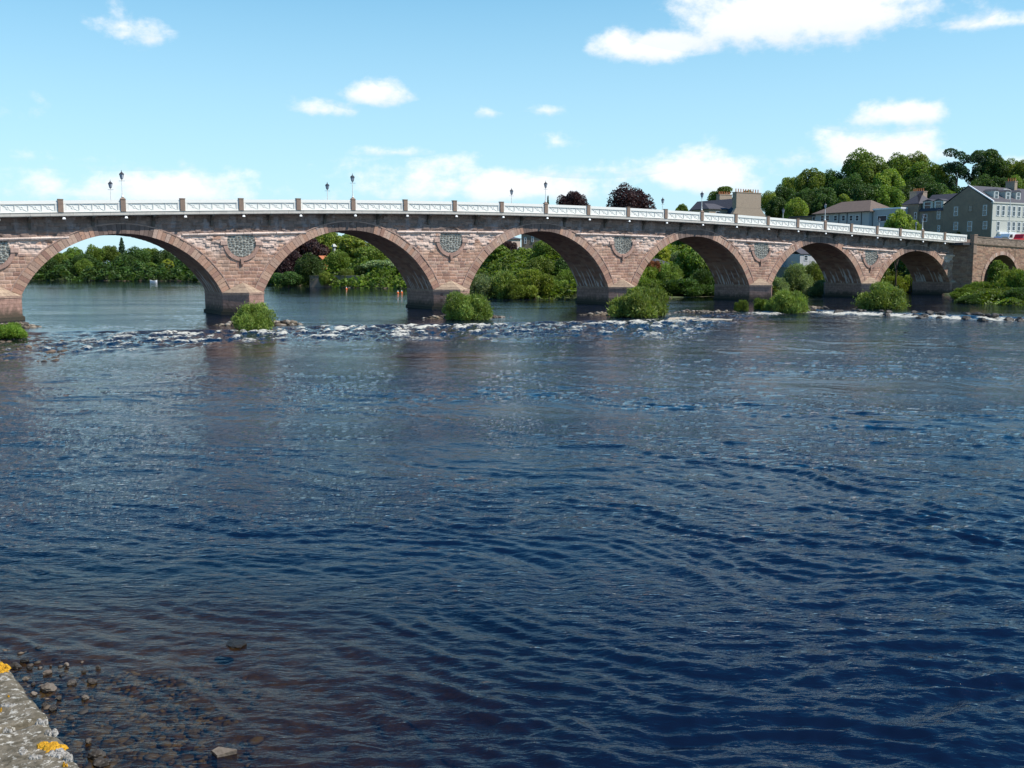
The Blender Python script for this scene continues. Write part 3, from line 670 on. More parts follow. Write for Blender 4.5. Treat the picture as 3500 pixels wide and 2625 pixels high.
for i,(cx,cz,r,hw) in enumerate(a_list):
    vous('arch_ring',AF,cx,cz,r,hw,.65,.4,bridge,90+i,a0=1)
    m=MB(AF); n=20
    P=[(cx+r*math.sin(t),cz+r*math.cos(t)) for t in np.linspace(-math.pi/2,math.pi/2,n)]; P=[(P[0][0],-1)]+P+[(P[-1][0],-1)]
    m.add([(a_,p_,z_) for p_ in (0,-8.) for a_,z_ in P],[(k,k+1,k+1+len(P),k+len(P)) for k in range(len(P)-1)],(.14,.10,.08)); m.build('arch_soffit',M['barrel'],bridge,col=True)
def ap_strip(name,prof,mtl,col,ds): return strip_along(name,0.0,46,ds,prof,mtl,col,.01,fr=AF,zf=ztop)
ap_strip('parapet_coping',[(-.42,0),(.07,0),(.07,.16),(-.42,.18)],M['post'],(.3,.24,.18),1.4)
ap_strip('string_course',[(-.1,-1.32),(.15,-1.3),(.18,-1.14),(-.1,-1.1)],M['abut'],(.24,.18,.13),1.2)
m=MB(AF); m.box(-.1,.85,-.7,.08,8.,11.25,taper=.0); m.box(-.16,.91,-.76,.14,11.25,11.42,taper=.02); m.build('pilaster',M['post'],bridge)
# the abutment's mass: road on top, back wall
m=MB(AF); m.box(-2.5,46,-BW-AP,-.45,9.5,9.95); m.build('road_deck',M['asphalt'],bridge)
m=MB(AF); m.box(1.,46,-BW-AP-.4,-BW-AP,8.8,10.9,(.25,.17,.13)); m.build('back_parapet',M['abut'],bridge,col=True)
# ------------------------------------------------------------------ foliage
def leafmat(name,c1,c2,tr=.28,rand=.16):
    return mat(name,attr=True,rough=.62,spec=.25,transl=tr,rand=rand)
LEAF={'dark':(.056,.098,.020),'mid':(.128,.182,.026),'light':(.185,.235,.034),'willow':(.185,.250,.052),'pale':(.18,.225,.095),'yellow':(.30,.32,.035),'purple':(.050,.028,.026),
      'pine':(.030,.062,.026),'red':(.24,.09,.035),'grass':(.17,.27,.035),'blue':(.045,.085,.042)}
LM={}
for k,c in LEAF.items():
    m=bpy.data.materials.new('foliage_'+k); m.use_nodes=True; nt=m.node_tree;N=nt.nodes;L=nt.links; b=N['Principled BSDF']; b.inputs['Roughness'].default_value=.55; b.inputs['Specular IOR Level'].default_value=.25
    a=N.new('ShaderNodeAttribute'); a.attribute_name='Col'; x=N.new('ShaderNodeMixRGB'); x.blend_type='MULTIPLY'; x.inputs[0].default_value=1; x.inputs[2].default_value=(*c,1); L.new(a.outputs['Color'],x.inputs[1])
    oi=N.new('ShaderNodeObjectInfo'); r=N.new('ShaderNodeMapRange'); r.inputs['To Min'].default_value=.8; r.inputs['To Max'].default_value=1.22; L.new(oi.outputs['Random'],r.inputs['Value'])
    h=N.new('ShaderNodeHueSaturation'); L.new(r.outputs[0],h.inputs['Value']); r2=N.new('ShaderNodeMapRange'); r2.inputs['To Min'].default_value=.488; r2.inputs['To Max'].default_value=.512; L.new(oi.outputs['Random'],r2.inputs['Value']); L.new(r2.outputs[0],h.inputs['Hue']); L.new(x.outputs[0],h.inputs['Color'])
    L.new(h.outputs[0],b.inputs['Base Color']); tr=N.new('ShaderNodeBsdfTranslucent'); y=N.new('ShaderNodeMixRGB'); y.blend_type='MULTIPLY'; y.inputs[0].default_value=1; y.inputs[2].default_value=(1.5,1.6,.7,1) if k!='purple' else (1.6,.9,.8,1); L.new(h.outputs[0],y.inputs[1]); L.new(y.outputs[0],tr.inputs[0])
    mx=N.new('ShaderNodeMixShader'); mx.inputs[0].default_value=.3; L.new(b.outputs[0],mx.inputs[1]); L.new(tr.outputs[0],mx.inputs[2]); L.new(mx.outputs[0],N['Material Output'].inputs[0]); LM[k]=m
M['bark']=mat('bark',(.09,.07,.05),.9,n1=(3,(.05,.04,.03),.6,.4,.6,5),bump=(5,.04,4))
def leaves(lobes,n,size,aspect=1.6,outward=0.,seed=0,inner=.15,flat=.0,asp_z=1.):
    """lobes: (cx,cy,cz,rx,ry,rz) in crown units; one four-sided leaf spray per entry"""
    rs=np.random.RandomState(seed); lb=np.array(lobes,float); w=(lb[:,3]*lb[:,5])**1.0; w/=w.sum()
    k=rs.choice(len(lb),n,p=w); d=rs.normal(size=(n,3)); d[:,2]+=.25; d/=np.linalg.norm(d,axis=1)[:,None]
    rad=np.where(rs.rand(n)<inner,rs.uniform(.3,.85,n),rs.uniform(.82,1.06,n)); sz=size*rs.uniform(.6,1.35,n)
    if outward: rad=np.where(rs.rand(n)<.07,rs.uniform(1.05,1.4,n),rad)
    P=lb[k,:3]+d*lb[k,3:6]*rad[:,None]
    nrm=d*(1.0)+rs.normal(size=(n,3))*.55; nrm/=np.linalg.norm(nrm,axis=1)[:,None]
    t=rs.normal(size=(n,3)); 
    if outward: t=t*(1-outward)+ (d+np.array([0,0,.9]))*outward*1.6
    if outward: nrm=rs.normal(size=(n,3))+d*.6
    nrm=np.cross(t,np.cross(nrm,t)); nrm/=np.linalg.norm(nrm,axis=1)[:,None]+1e-9
    t/=np.linalg.norm(t,axis=1)[:,None]; b=np.cross(nrm,t)
    t=t*(sz*aspect/2)[:,None]; b=b*(sz/2)[:,None]
    up=np.array([1,1,1/asp_z]); t=t*up; b=b*up
    V=np.stack([P-t*1.0,P+b-t*.1,P+t,P-b+t*.15],1)
    c=(.78+.44*rs.rand(len(lb)))[k]*rs.uniform(.75,1.25,n); hue=rs.uniform(-.12,.12,n)
    C=np.stack([c*(1+hue),c,c*(1-hue)],1)
    return V.reshape(-1,3),np.arange(n*4).reshape(-1,4),np.repeat(C,4,axis=0)
def lobes_round(seed,n=26,r0=.36,zc=.60,hz=.40,low=-.55,flatt=1.):
    rs=np.random.RandomState(seed); L=[]
    for i in range(n):
        z=low+(1-low)*((i+.5)/n); z=z if z<1 else 1; rr=math.sqrt(max(0,1-z*z)); a=i*2.39996+rs.rand()*.8; f=rs.uniform(.58,.82); r=r0*rs.uniform(.65,1.25)
        L.append((rr*f*math.cos(a),rr*f*math.sin(a),zc+hz*z*f,r,r,r*hz*flatt*1.35))
    L.append((0,0,zc,.5,.5,hz*.6)); return L
def lobes_column(seed,n=24):
    rs=np.random.RandomState(seed); L=[]
    for i in range(n):
        t=(i+.5)/n; rr=.78*math.sin(math.pi*min(1,.18+.80*t))**.7; a=i*2.39996; L.append((rr*.6*math.cos(a),rr*.6*math.sin(a),.12+.80*t,.40*rs.uniform(.7,1.2),.4*rs.uniform(.7,1.2),.10*rs.uniform(.8,1.3)))
    return L
def lobes_conifer(seed,n=46):
    rs=np.random.RandomState(seed); L=[]
    for i in range(n):
        t=(i+.5)/n; rr=(1-t)**.85; a=i*2.39996; L.append((rr*.62*math.cos(a),rr*.62*math.sin(a),.08+.88*t,.10+.34*rr,.10+.34*rr,.035+.02*rr))
    L.append((0,0,.5,.16,.16,.45)); return L
def lobes_pine(seed):
    rs=np.random.RandomState(seed); L=[]
    for i in range(15):
        a=rs.rand()*6.28; q=rs.uniform(.2,.85); z=rs.uniform(.50,.96); q*=(1.25-z*.55) ; L.append((q*math.cos(a),q*math.sin(a),z,rs.uniform(.22,.38),rs.uniform(.22,.38),.045))
    return L
def lobes_bush(seed,n=22):
    rs=np.random.RandomState(seed); L=[]
    for i in range(n):
        t=(i+.5)/n; z=t; rr=math.sqrt(max(0,1-z*z)); a=i*2.39996+rs.rand(); f=rs.uniform(.5,.9); r=rs.uniform(.17,.40); L.append((rr*f*math.cos(a),rr*f*math.sin(a),.10+.62*z*f*1.25,r,r,r*.75))
    L.append((0,0,.3,.6,.6,.35)); return L
def trunk_mesh(seed,kind):
    rs=np.random.RandomState(seed); m=MB()
    top={'round':.62,'column':.6,'conifer':.93,'pine':.86,'bush':.45}[kind]; r=.055 if kind!='bush' else .03
    if kind!='bush':
        m.tube([(0,0,-.08),(.01,.01,.1),(.02*rs.randn(),.02*rs.randn(),top*.5),(.04*rs.randn(),.04*rs.randn(),top)],[r*1.4,r,r*.75,r*.3],8)
    nl=7 if kind in('round','pine') else (9 if kind=='bush' else 4)
    for i in range(nl):
        a=i*2.4+rs.rand(); z0=top*(.42+.08*i) if kind!='bush' else -.05; z0=min(z0,top*.92); q=.5 if kind!='pine' else .7; z1=min(.9,z0+rs.uniform(.12,.28)) if kind!='bush' else rs.uniform(.35,.7)
        b0=.0 if kind!='bush' else .1
        m.tube([(b0*math.cos(a),b0*math.sin(a),z0),(q*.5*math.cos(a),q*.5*math.sin(a),(z0+z1)/2),(q*math.cos(a),q*math.sin(a),z1)],[r*.5,r*.32,r*.12],6)
    return m
KN={}
def proto(kind,var,ra=2.):
    ra=min((.8,1.2,1.8,2.6,3.6,5.),key=lambda q:abs(math.log(q/ra))); k=(kind,var,ra)
    if k in KN: return KN[k]
    sd=hash_(kind)+var*13
    if kind=='round': V,Fq,C=leaves(lobes_round(sd,24+var*2,.31+.03*var,.53+.01*var,.45,low=-.85),int(9000*max(1,ra/1.5)),.066,1.5,seed=sd,inner=.2,asp_z=ra)
    if kind=='column': V,Fq,C=leaves(lobes_column(sd),9000,.085,1.5,seed=sd,asp_z=ra)
    if kind=='conifer': V,Fq,C=leaves(lobes_conifer(sd),9000,.085,1.8,seed=sd,inner=.25,asp_z=ra)
    if kind=='pine': V,Fq,C=leaves(lobes_pine(sd),6500,.055,1.6,seed=sd,asp_z=ra)
    if kind=='bush': V,Fq,C=leaves(lobes_bush(sd),15000,.030,4.2,outward=.38,seed=sd,inner=.25,asp_z=ra)
    q=np.percentile(np.hypot(V[:,0],V[:,1]),98.5); qz=np.percentile(V[:,2],99.3); V=V/np.array([q,q,qz])
    if kind in('round','column','conifer','pine'):
        # crown unit is one metre radius by one metre tall: leaf sprays are squashed back to square by the tree's own height
        pass
    me=mesh_np('crown',V,Fq,LM['mid'],None,False,C); me_d=me.data; bpy.data.objects.remove(me)
    t=trunk_mesh(sd,kind).build('trunk',M['bark']); td=t.data; bpy.data.objects.remove(t)
    KN[k]=(me_d,td); return KN[k]
def hash_(s): return sum(ord(c)*(i+3) for i,c in enumerate(s))%997
TREES=[]
def add_tree(x,top,w,D,kind,colr,label,group,cat='tree',base=None,var=None,name=None,ry=1.):
    P=at(x,top,D); gz=float(terr(P[0],P[1])) if base is None else base
    gz=max(gz,-.2); H=max(P[2]-gz,.8); Rw=w/2*D/F
    v=(len(TREES)*7+3)%4 if var is None else var; fr_=1. if kind not in('round','column') else min(1.,(2.25 if kind=='round' else 3.)*Rw/H); cd,td=proto(kind,v,H*fr_/Rw)
    nm=name or {'round':'broadleaf_tree','column':'broadleaf_tree','conifer':'conifer_tree','pine':'pine_tree','bush':'willow_bush'}[kind]
    r=empty(nm,(P[0],P[1],gz),label,cat,group,rz=(len(TREES)*1.7)%6.28); r.scale=(Rw*1.02,Rw*1.02*ry,H)
    c=bpy.data.objects.new('crown' if kind!='bush' else 'foliage',cd); COL.objects.link(c); c.parent=r; c.location=(0,0,1-fr_); c.scale=(1,1,fr_)
    c.material_slots[0].link='OBJECT'; c.material_slots[0].material=LM[colr]
    t=bpy.data.objects.new('trunk' if kind!='bush' else 'stems',td); COL.objects.link(t); t.parent=r
    TREES.append(r); return r
CN={'dark':'dark green','mid':'green','light':'light green','willow':'fresh green','pale':'pale silvery green','yellow':'yellow green','purple':'dark purple','pine':'deep green','red':'reddish','blue':'bluish green','grass':'bright green'}
KD={'round':'round tree','column':'tall tree','conifer':'conifer','pine':'open pine','bush':'bush'}
def wood(items,where,group,kinds='tree'):
    items=sorted(items,key=lambda q:q[0]); cnt={}
    for it in items: cnt[(it[4],it[5])]=cnt.get((it[4],it[5]),0)+1
    seen={}
    for it in items:
        x,top,w,D,kind,c=it[:6]; k=(kind,c); seen[k]=seen.get(k,0)+1
        o_='' if cnt[k]==1 else (', '+('first' if seen[k]==1 else ordn[seen[k]-1])+' from the left')
        add_tree(x,top,w,D,kind,c,'%s %s %s%s'%(CN[c],KD[kind],where,o_),group,cat='bush' if kind=='bush' else ('shrub' if w*D/F<4 and kind!='conifer' else 'tree'),ry=1.)
# the wood across the water, seen through the wide arch on the left
wood([(120,912,70,375,'round','dark'),(165,882,80,374,'round','dark'),(207,918,30,371,'round','light'),(285,887,66,372,'round','mid'),(446,911,80,372,'round','dark'),(517,898,58,373,'round','mid'),(572,888,42,371,'round','yellow'),
      (622,912,50,372,'round','mid'),(668,915,70,374,'round','dark'),(370,925,60,372,'round','dark'),(720,905,80,376,'round','dark'),(60,920,70,376,'round','mid')],'at the water beyond the wide arch','wood beyond the wide arch')
wood([(100,893,85,392,'round','blue'),(155,880,80,395,'round','dark'),(200,866,80,396,'round','mid'),(252,848,70,405,'round','mid'),(325,841,75,400,'round','mid'),(378,842,60,402,'round','mid'),(415,816,44,412,'conifer','blue'),(468,848,90,398,'round','dark'),
      (512,850,70,405,'round','mid'),(560,856,80,398,'round','dark'),(608,875,85,392,'round','dark'),(665,890,85,392,'round','mid'),(735,880,95,392,'round','dark'),(290,870,90,390,'round','dark'),(430,872,90,388,'round','dark')],'in the rear wood beyond the wide arch','wood beyond the wide arch')
# second arch
wood([(925,900,100,330,'round','dark'),(1028,808,180,295,'round','purple'),(985,862,120,275,'round','purple'),(1056,872,100,262,'round','dark'),(1120,788,120,305,'round','light'),(1175,800,100,312,'round','mid'),(1210,806,110,290,'column','light'),
      (1155,858,80,275,'round','mid'),(1285,838,150,285,'round','mid'),(1315,890,150,262,'round','pale'),(1385,905,110,262,'round','mid'),(1330,785,160,335,'round','dark'),(1430,800,150,335,'round','mid'),(1070,765,150,345,'round','dark'),(1235,905,70,262,'round','dark'),(1440,880,120,265,'round','dark'),
      (870,890,110,340,'round','dark'),(1110,930,46,257,'round','light'),(1180,920,60,259,'round','mid'),(985,930,110,259,'round','dark')],'behind the second arch','trees on the bank behind the second arch')
# third arch
wood([(1698,838,100,215,'column','mid'),(1738,825,70,238,'round','purple'),(1872,822,100,205,'round','mid'),(1846,880,100,190,'round','mid'),(1910,850,120,212,'round','mid'),(1925,885,110,192,'conifer','dark'),(1645,880,80,228,'round','dark'),(1600,850,90,240,'round','mid'),(1985,850,120,215,'round','dark'),(1795,915,50,200,'round','dark')],'behind the third arch','trees behind the third arch')
wood([(1640,942,150,174,'bush','pale'),(1722,932,150,173,'bush','willow'),(1828,924,170,172,'bush','light'),(1952,926,140,178,'bush','mid'),(1768,960,130,170,'bush','mid'),(1890,955,120,172,'bush','willow'),(1590,955,110,176,'bush','mid'),(2030,935,130,182,'bush','mid')],'in the willow thicket beyond the third arch','willow thicket beyond the third arch')
# fourth arch
wood([(2263,842,60,215,'column','yellow'),(2235,893,50,200,'round','red'),(2304,812,120,245,'round','mid'),(2318,862,56,205,'round','pale'),(2388,843,180,196,'round','mid'),(2350,800,130,265,'round','light'),(2230,820,110,262,'round','dark'),(2470,860,120,200,'round','dark'),(2440,900,110,188,'column','mid')],'behind the fourth arch','trees behind the fourth arch')
wood([(2205,912,130,188,'bush','light'),(2290,905,110,187,'bush','willow'),(2350,955,210,182,'bush','dark'),(2420,925,140,184,'bush','dark'),(2225,955,140,181,'bush','mid'),(2510,940,140,184,'bush','dark')],'in the thicket beyond the fourth arch','thicket beyond the fourth arch')
# fifth and sixth arches
wood([(2718,905,120,193,'bush','pale'),(2782,902,120,196,'bush','willow'),(2812,960,110,186,'bush','pale'),(2660,950,90,190,'bush','pale'),(2870,930,110,196,'bush','mid')],'in the willows beyond the fifth arch','willows beyond the fifth arch')
wood([(3060,860,130,222,'round','dark'),(3130,850,120,225,'round','dark'),(3000,870,110,222,'round','dark')],'behind the sixth arch','trees behind the sixth arch')
wood([(3050,946,110,203,'bush','light'),(3115,942,120,205,'bush','light'),(3180,950,110,208,'bush','mid')],'in the hedge beyond the sixth arch','hedge beyond the sixth arch')
# right bank in front of the wing wall
wood([(3414,893,66,168,'column','mid'),(3345,965,120,160,'bush','mid'),(3462,925,140,158,'bush','light'),(3535,925,150,155,'bush','mid'),(3292,985,80,158,'bush','mid'),(3400,985,150,148,'bush','mid'),(3490,985,150,144,'bush','dark'),(3330,1010,110,146,'bush','dark'),(3580,960,150,146,'bush','mid')],'on the bank under the wing wall','greenery on the bank under the wing wall')
# over the deck
add_tree(1954,659,112,262,'round','purple','small domed copper beech showing over the railing','copper beeches above the railing',var=1)
add_tree(2157,638,160,242,'round','purple','broad copper beech showing over the railing, larger of two','copper beeches above the railing',var=2)
add_tree(1873,676,30,280,'conifer','blue','small conifer tip peeping over the railing beside a lantern','trees over the railing')
add_tree(2332,699,50,290,'round','mid','low round tree over the railing left of the chimney house','trees over the railing')
add_tree(2398,694,40,262,'round','dark','dark small tree beside a lantern near the chimney house','trees over the railing')
add_tree(2480,640,112,268,'pine','mid','loose spreading tree behind the orange chimney pots','trees over the railing')
add_tree(2455,655,70,270,'round','mid','bushy tree behind the slate roof of the chimney house','trees over the railing')
add_tree(2556,652,50,270,'round','mid','tree top behind the wide chimney stack','trees over the railing')
wood([(2630,656,66,300,'round','light'),(2701,608,60,332,'round','light'),(2680,636,80,320,'round','dark'),(2772,580,105,322,'round','mid'),(2845,586,100,332,'round','dark'),(2952,518,135,330,'round','mid'),(2985,560,120,322,'round','mid'),(3040,583,115,310,'round','light'),
      (3075,531,120,352,'round','mid'),(3136,525,90,352,'round','light'),(3150,560,140,326,'round','mid'),(3205,570,110,330,'round','dark'),(3275,511,120,320,'pine','pine'),(3330,530,90,325,'pine','pine'),(3375,509,130,332,'pine','dark'),(3395,530,110,330,'round','dark'),(3455,550,100,330,'round','mid'),(3505,545,100,322,'round','light'),(3570,530,130,330,'round','mid')],
      'on the crest of the hill','trees on the hill crest')
wood([(2655,676,90,290,'round','dark'),(2722,682,84,280,'round','light'),(2800,645,120,300,'round','dark'),(2822,670,100,290,'round','dark'),(2887,667,66,272,'column','light'),(2905,600,110,312,'round','dark'),(2960,635,130,295,'round','dark'),(3035,640,120,292,'round','mid'),(3100,640,110,296,'round','dark'),(3195,630,120,300,'round','dark'),(3250,655,80,290,'round','mid'),
      (3320,640,90,292,'round','mid'),(3370,603,120,302,'round','dark'),(3430,610,90,300,'round','dark'),(3475,605,110,298,'round','mid'),(3540,600,120,300,'round','dark'),(3150,600,100,312,'round','dark'),(2740,650,90,300,'round','dark')],'on the hillside above the houses','trees on the hillside')
add_tree(3073,722,120,200,'round','light','leafy green tree in front of the grey flats by the railing','trees by the houses',var=0)
add_tree(3122,762,60,198,'round','light','lower green shrub beside the leafy tree at the railing','trees by the houses','shrub')
def undergrowth(items,colr,label,seed):
    rs=np.random.RandomState(seed); VV=[];CC=[];n0=0
    for (x0,x1,d0,d1,hmax,n) in items:
        xp=rs.uniform(x0,x1,n); D=np.sqrt(rs.uniform(d0*d0,d1*d1,n)); X=(xp-1750)/F*D; Y=D; z=terr(X,Y); bd=bank_d(X,Y); ok=(bd>-1.5); X,Y,z=X[ok],Y[ok],np.maximum(z[ok],-.1); n=len(X)
        hgt=hmax*np.clip(.45+.9*fbm(X*.16,Y*.16,seed,3),.06,1.3); q=np.where(rs.rand(n)<.7,rs.uniform(.8,1.05,n),rs.rand(n)); P=np.stack([X,Y,z+hgt*q],1)
        nr=rs.normal(size=(n,3))*.6+np.array([0,0,1.]); nr/=np.linalg.norm(nr,axis=1)[:,None]; t=rs.normal(size=(n,3)); b=np.cross(nr,t); b/=np.linalg.norm(b,axis=1)[:,None]; t=np.cross(b,nr)
        sz=rs.uniform(.5,1.2,n)*.28*D.mean()/230; t*=sz[:,None]*1.3; b*=sz[:,None]
        VV.append(np.stack([P-t,P+b,P+t,P-b],1).reshape(-1,3)); c=rs.uniform(.7,1.3,n)*(.85+.5*np.clip(fbm(X*.2,Y*.2,seed+5,3),-.5,.6)); hu=rs.uniform(-.12,.12,n); CC.append(np.repeat(np.stack([c*(1+hu),c,c*(1-hu)],1),4,0))
    V=np.concatenate(VV); o=mesh_np('undergrowth',V,np.arange(len(V)).reshape(-1,4),LM[colr],col=np.concatenate(CC)); tag(o,label,'undergrowth',kind='stuff')
undergrowth([(-200,800,335,392,4.2,40000)],'dark','low leafy cover along the far shore beyond the wide arch',3)
undergrowth([(840,1500,232,330,3.0,52000)],'mid','low leafy cover on the bank behind the second arch',4)
undergrowth([(1570,2090,160,250,2.2,44000)],'mid','low leafy cover on the bank behind the third arch',5)
undergrowth([(2150,2600,183,262,2.6,42000)],'light','low leafy cover on the bank behind the fourth arch',6)
undergrowth([(2600,2900,187,222,1.8,14000),(2960,3270,202,250,2.4,22000)],'mid','low leafy cover on the bank behind the right hand arches',7)
undergrowth([(3260,3800,136,172,1.3,26000)],'mid','low leafy cover on the bank below the approach wall',8)
# bushes on the pier islands
def isl_bush(x,top,w,base,label,c='light',kind='bush',var=0):
    g=gnd(x,base,.25); return add_tree(x,top+12,w*1.05,g[1],kind,c,label,'bushes growing at the bridge piers','bush',base=.0,var=var)
isl_bush(865,1028,140,1118,'rounded willow bush at the pier between the first two arches','willow',var=0)
isl_bush(1600,992,165,1090,'spiky willow bush at the pier between second and third arches','willow',var=1)
isl_bush(2190,974,205,1080,'wide willow bush at the pier between third and fourth arches','willow',var=2)
isl_bush(2695,984,150,1063,'rounded willow bush at the pier between fourth and fifth arches','willow',var=3)
isl_bush(2605,1010,60,1058,'small bush just left of the fourth pier bush','mid',var=1)
isl_bush(2534,1015,50,1060,'smallest upright bush on the stony island','mid',var=2)
isl_bush(3020,956,165,1056,'willow bush standing in the pool before the fifth pier','willow',var=0)
isl_bush(20,1096,120,1148,'bright green weeds on the islet at the left edge','grass',var=1)
isl_bush(62,1108,50,1146,'small tuft of weeds beside the leftmost pier','grass',var=2)
# ------------------------------------------------------------------ buildings
M['slate']=mat('slate_roof',(.060,.056,.064),.7,n1=(2.5,(.11,.10,.10),.5,.4,.7,4),bump=(5,.02,3),stretch=(1,1,4))
M['brownroof']=mat('brown_roof',(.13,.095,.075),.85,n1=(1.5,(.19,.14,.11),.5,.4,.7,4))
M['grstone']=mat('grey_rubble_wall',(.25,.185,.13),.9,n1=(2.2,(.17,.14,.115),.7,.35,.65,5),n2=(.5,(.31,.24,.17),.5,.45,.7,3),bump=(4,.05,4))
M['tanstone']=mat('tan_stone_wall',(.34,.265,.195),.9,n1=(2.6,(.27,.21,.16),.7,.35,.65,5),bump=(4,.05,4),stretch=(1,1,2.5))
M['rend']=mat('white_render',(.46,.46,.40),.8,n1=(1,(.5,.52,.48),.4,.45,.7,4))
M['greyrend']=mat('grey_render',(.42,.42,.42),.85,n1=(1,(.33,.33,.34),.4,.45,.7,4))
M['pinkrend']=mat('pink_render',(.52,.40,.33),.85,n1=(1,(.42,.32,.26),.4,.45,.7,4))
M['winframe']=mat('window_frame',(.74,.76,.76),.5)
M['pane']=mat('window_glass',(.035,.045,.055),.08,spec=.8)
M['pot']=mat('clay_pot',(.48,.17,.07),.8)
M['oranger']=mat('clay_tile_roof',(.50,.17,.07),.85,n1=(2,(.35,.12,.06),.5,.4,.7,3))
def window(fr,u,z,w,h,par,p=0.,bars=1,frame='winframe',pane='pane'):
    m=MB(fr); t=.09; a,b=u-w/2,u+w/2
    m.box(a-t,b+t,p-.1,p+.06,z+h,z+h+t); m.box(a-t,a,p-.1,p+.06,z,z+h); m.box(b,b+t,p-.1,p+.06,z,z+h); m.box(a-t,b+t,p-.1,p+.12,z-t,z)
    if bars: m.box(a,b,p-.05,p+.035,z+h/2-.035,z+h/2+.035)
    f=m.build('window',M[frame],par); m=MB(fr); m.box(a,b,p-.05,p+.015,z,z+h); m.build('pane',M[pane],f); return f
def winpx(fr,x0,x1,y0,y1,par,p=0.,**k):
    a=fr.px(x0,(y0+y1)/2,p); b=fr.px(x1,(y0+y1)/2,p); zt=fr.px((x0+x1)/2,y0,p)[1]; zb=fr.px((x0+x1)/2,y1,p)[1]
    return window(fr,(a[0]+b[0])/2,zb,abs(b[0]-a[0]),zt-zb,par,p,**k)
def gable_roof(fr,u0,u1,p0,p1,ze,zr,m_,par,over=.3,name='roof',th=.14):
    """ridge runs along u"""
    pm=(p0+p1)/2; m=MB(fr); sl_=(zr-ze)/(abs(p0-p1)/2); q0=p0+over; q1=p1-over
    poly=[(q0,ze-sl_*over),(pm,zr),(q1,ze-sl_*over),(q1,ze-sl_*over+th),(pm,zr+th*1.2),(q0,ze-sl_*over+th)]
    m.prism(poly,'u',u0-over*.5,u1+over*.5); return m.build(name,M[m_],par)
def gable_roof_p(fr,u0,u1,p0,p1,ze,zr,m_,par,over=.3,name='roof',th=.14):
    """ridge runs along p (away from us)"""
    um=(u0+u1)/2; m=MB(fr); sl_=(zr-ze)/((u1-u0)/2); a=u0-over;b=u1+over
    poly=[(a,ze-sl_*over),(um,zr),(b,ze-sl_*over),(b,ze-sl_*over+th),(um,zr+th*1.2),(a,ze-sl_*over+th)]
    m.prism(poly,'p',p0+over*.5,p1-over*.5); return m.build(name,M[m_],par)
def hip_roof(fr,u0,u1,p0,p1,ze,zr,m_,par,inset=None,over=.4,name='roof'):
    a,b,c,d=u0-over,u1+over,p1-over,p0+over; pm=(c+d)/2; i=inset if inset is not None else abs(d-c)/2
    m=MB(fr); V=[(a,d,ze),(b,d,ze),(b,c,ze),(a,c,ze),(a+i,pm,zr),(b-i,pm,zr),(a,d,ze-.15),(b,d,ze-.15),(b,c,ze-.15),(a,c,ze-.15)]
    m.add(V,[(0,1,5,4),(1,2,5),(2,3,4,5),(3,0,4),(6,7,1,0),(7,8,2,1),(8,9,3,2),(9,6,0,3),(9,8,7,6)]); return m.build(name,M[m_],par)
def chimney(fr,u0,u1,p0,p1,z0,z1,m_,par,npots=5,pot='pot',along='u',ph=.7):
    m=MB(fr); m.box(u0,u1,p1,p0,z0,z1); m.box(u0-.08,u1+.08,p1-.08,p0+.08,z1,z1+.18); c=m.build('chimney',M[m_],par)
    for i in range(npots):
        t=(i+.5)/npots; m=MB(fr); w=fr.w(u0+(u1-u0)*t,(p0+p1)/2,z1+.18) if along=='u' else fr.w((u0+u1)/2,p0+(p1-p0)*t,z1+.18); m.fr=None
        m.lathe(tuple(w),[(.15,0),(.12,.1),(.105,ph-.1),(.14,ph-.06),(.13,ph)],8); m.build('chimney_pot',M[pot],c)
    return c
def bld(name,fr,label,cat='house',group='houses on the far bank',loc=(0,0,0)):
    w=fr.w(*loc); return empty(name,tuple(w),label,cat,group)
# the gabled tenement with the white street front
C0=at(3394,694,215); TF=Fr(C0[:2],TH); GZ=4.5; ze=C0[2]; DEP=12.0
T=bld('gabled_tenement',TF,'tall grey stone tenement with a blank gable and white street front')
gp=Fr(TF.w(0,-DEP,0)[:2],TH-math.pi/2)          # the gable plane, u from the back corner (0) to the street corner (DEP)
zr=gp.px(3322,637)[1]
m=MB(TF); m.box(.0,34,-DEP,-.14,GZ,ze); m.prism([(-DEP,ze),(-.14,ze),(-DEP/2,zr)],'u',0,.5); m.build('wall',M['grstone'],T)
m=MB(TF); m.box(.02,34.,-.14,0,GZ,ze-.02); m.build('street_front',M['rend'],T)
m=MB(TF); m.box(-.1,34.1,-.3,.16,ze,ze+.3); m.box(.0,34,-.02,.07,ze-3.6,ze-3.4); m.build('cornice',M['rend'],T)
gable_roof(TF,.1,34,-.2,-DEP,ze+.25,zr+.1,'slate',T,over=.15)
m=MB(TF); sl_=(zr-ze)/(DEP/2)
m.prism([(.1,ze+.28),(-DEP/2,zr+.2),(-DEP/2,zr+.42),(.1,ze+.5)],'u',-.12,.25); m.build('gable_coping',M['winframe'],T)
for xc in (3411,3429,3449,3465,3483,3501): winpx(TF,xc-4.2,xc+4.2,702+(xc-3400)*.06,735+(xc-3400)*.05,T)
for xc in (3411,3448,3464,3482,3500): winpx(TF,xc-4.2,xc+4.2,757+(xc-3400)*.04,786+(xc-3400)*.03,T)
for (x0,x1,y0,y1,fr_) in ((3262,3273,708,737,'winframe'),(3311,3322,704,722,'grstone'),(3361,3372,702,736,'winframe'),(3261,3273,760,785,'winframe'),(3308,3321,758,789,'winframe'),(3361,3373,758,782,'winframe')):
    winpx(gp,x0,x1,y0,y1,T,frame=fr_)
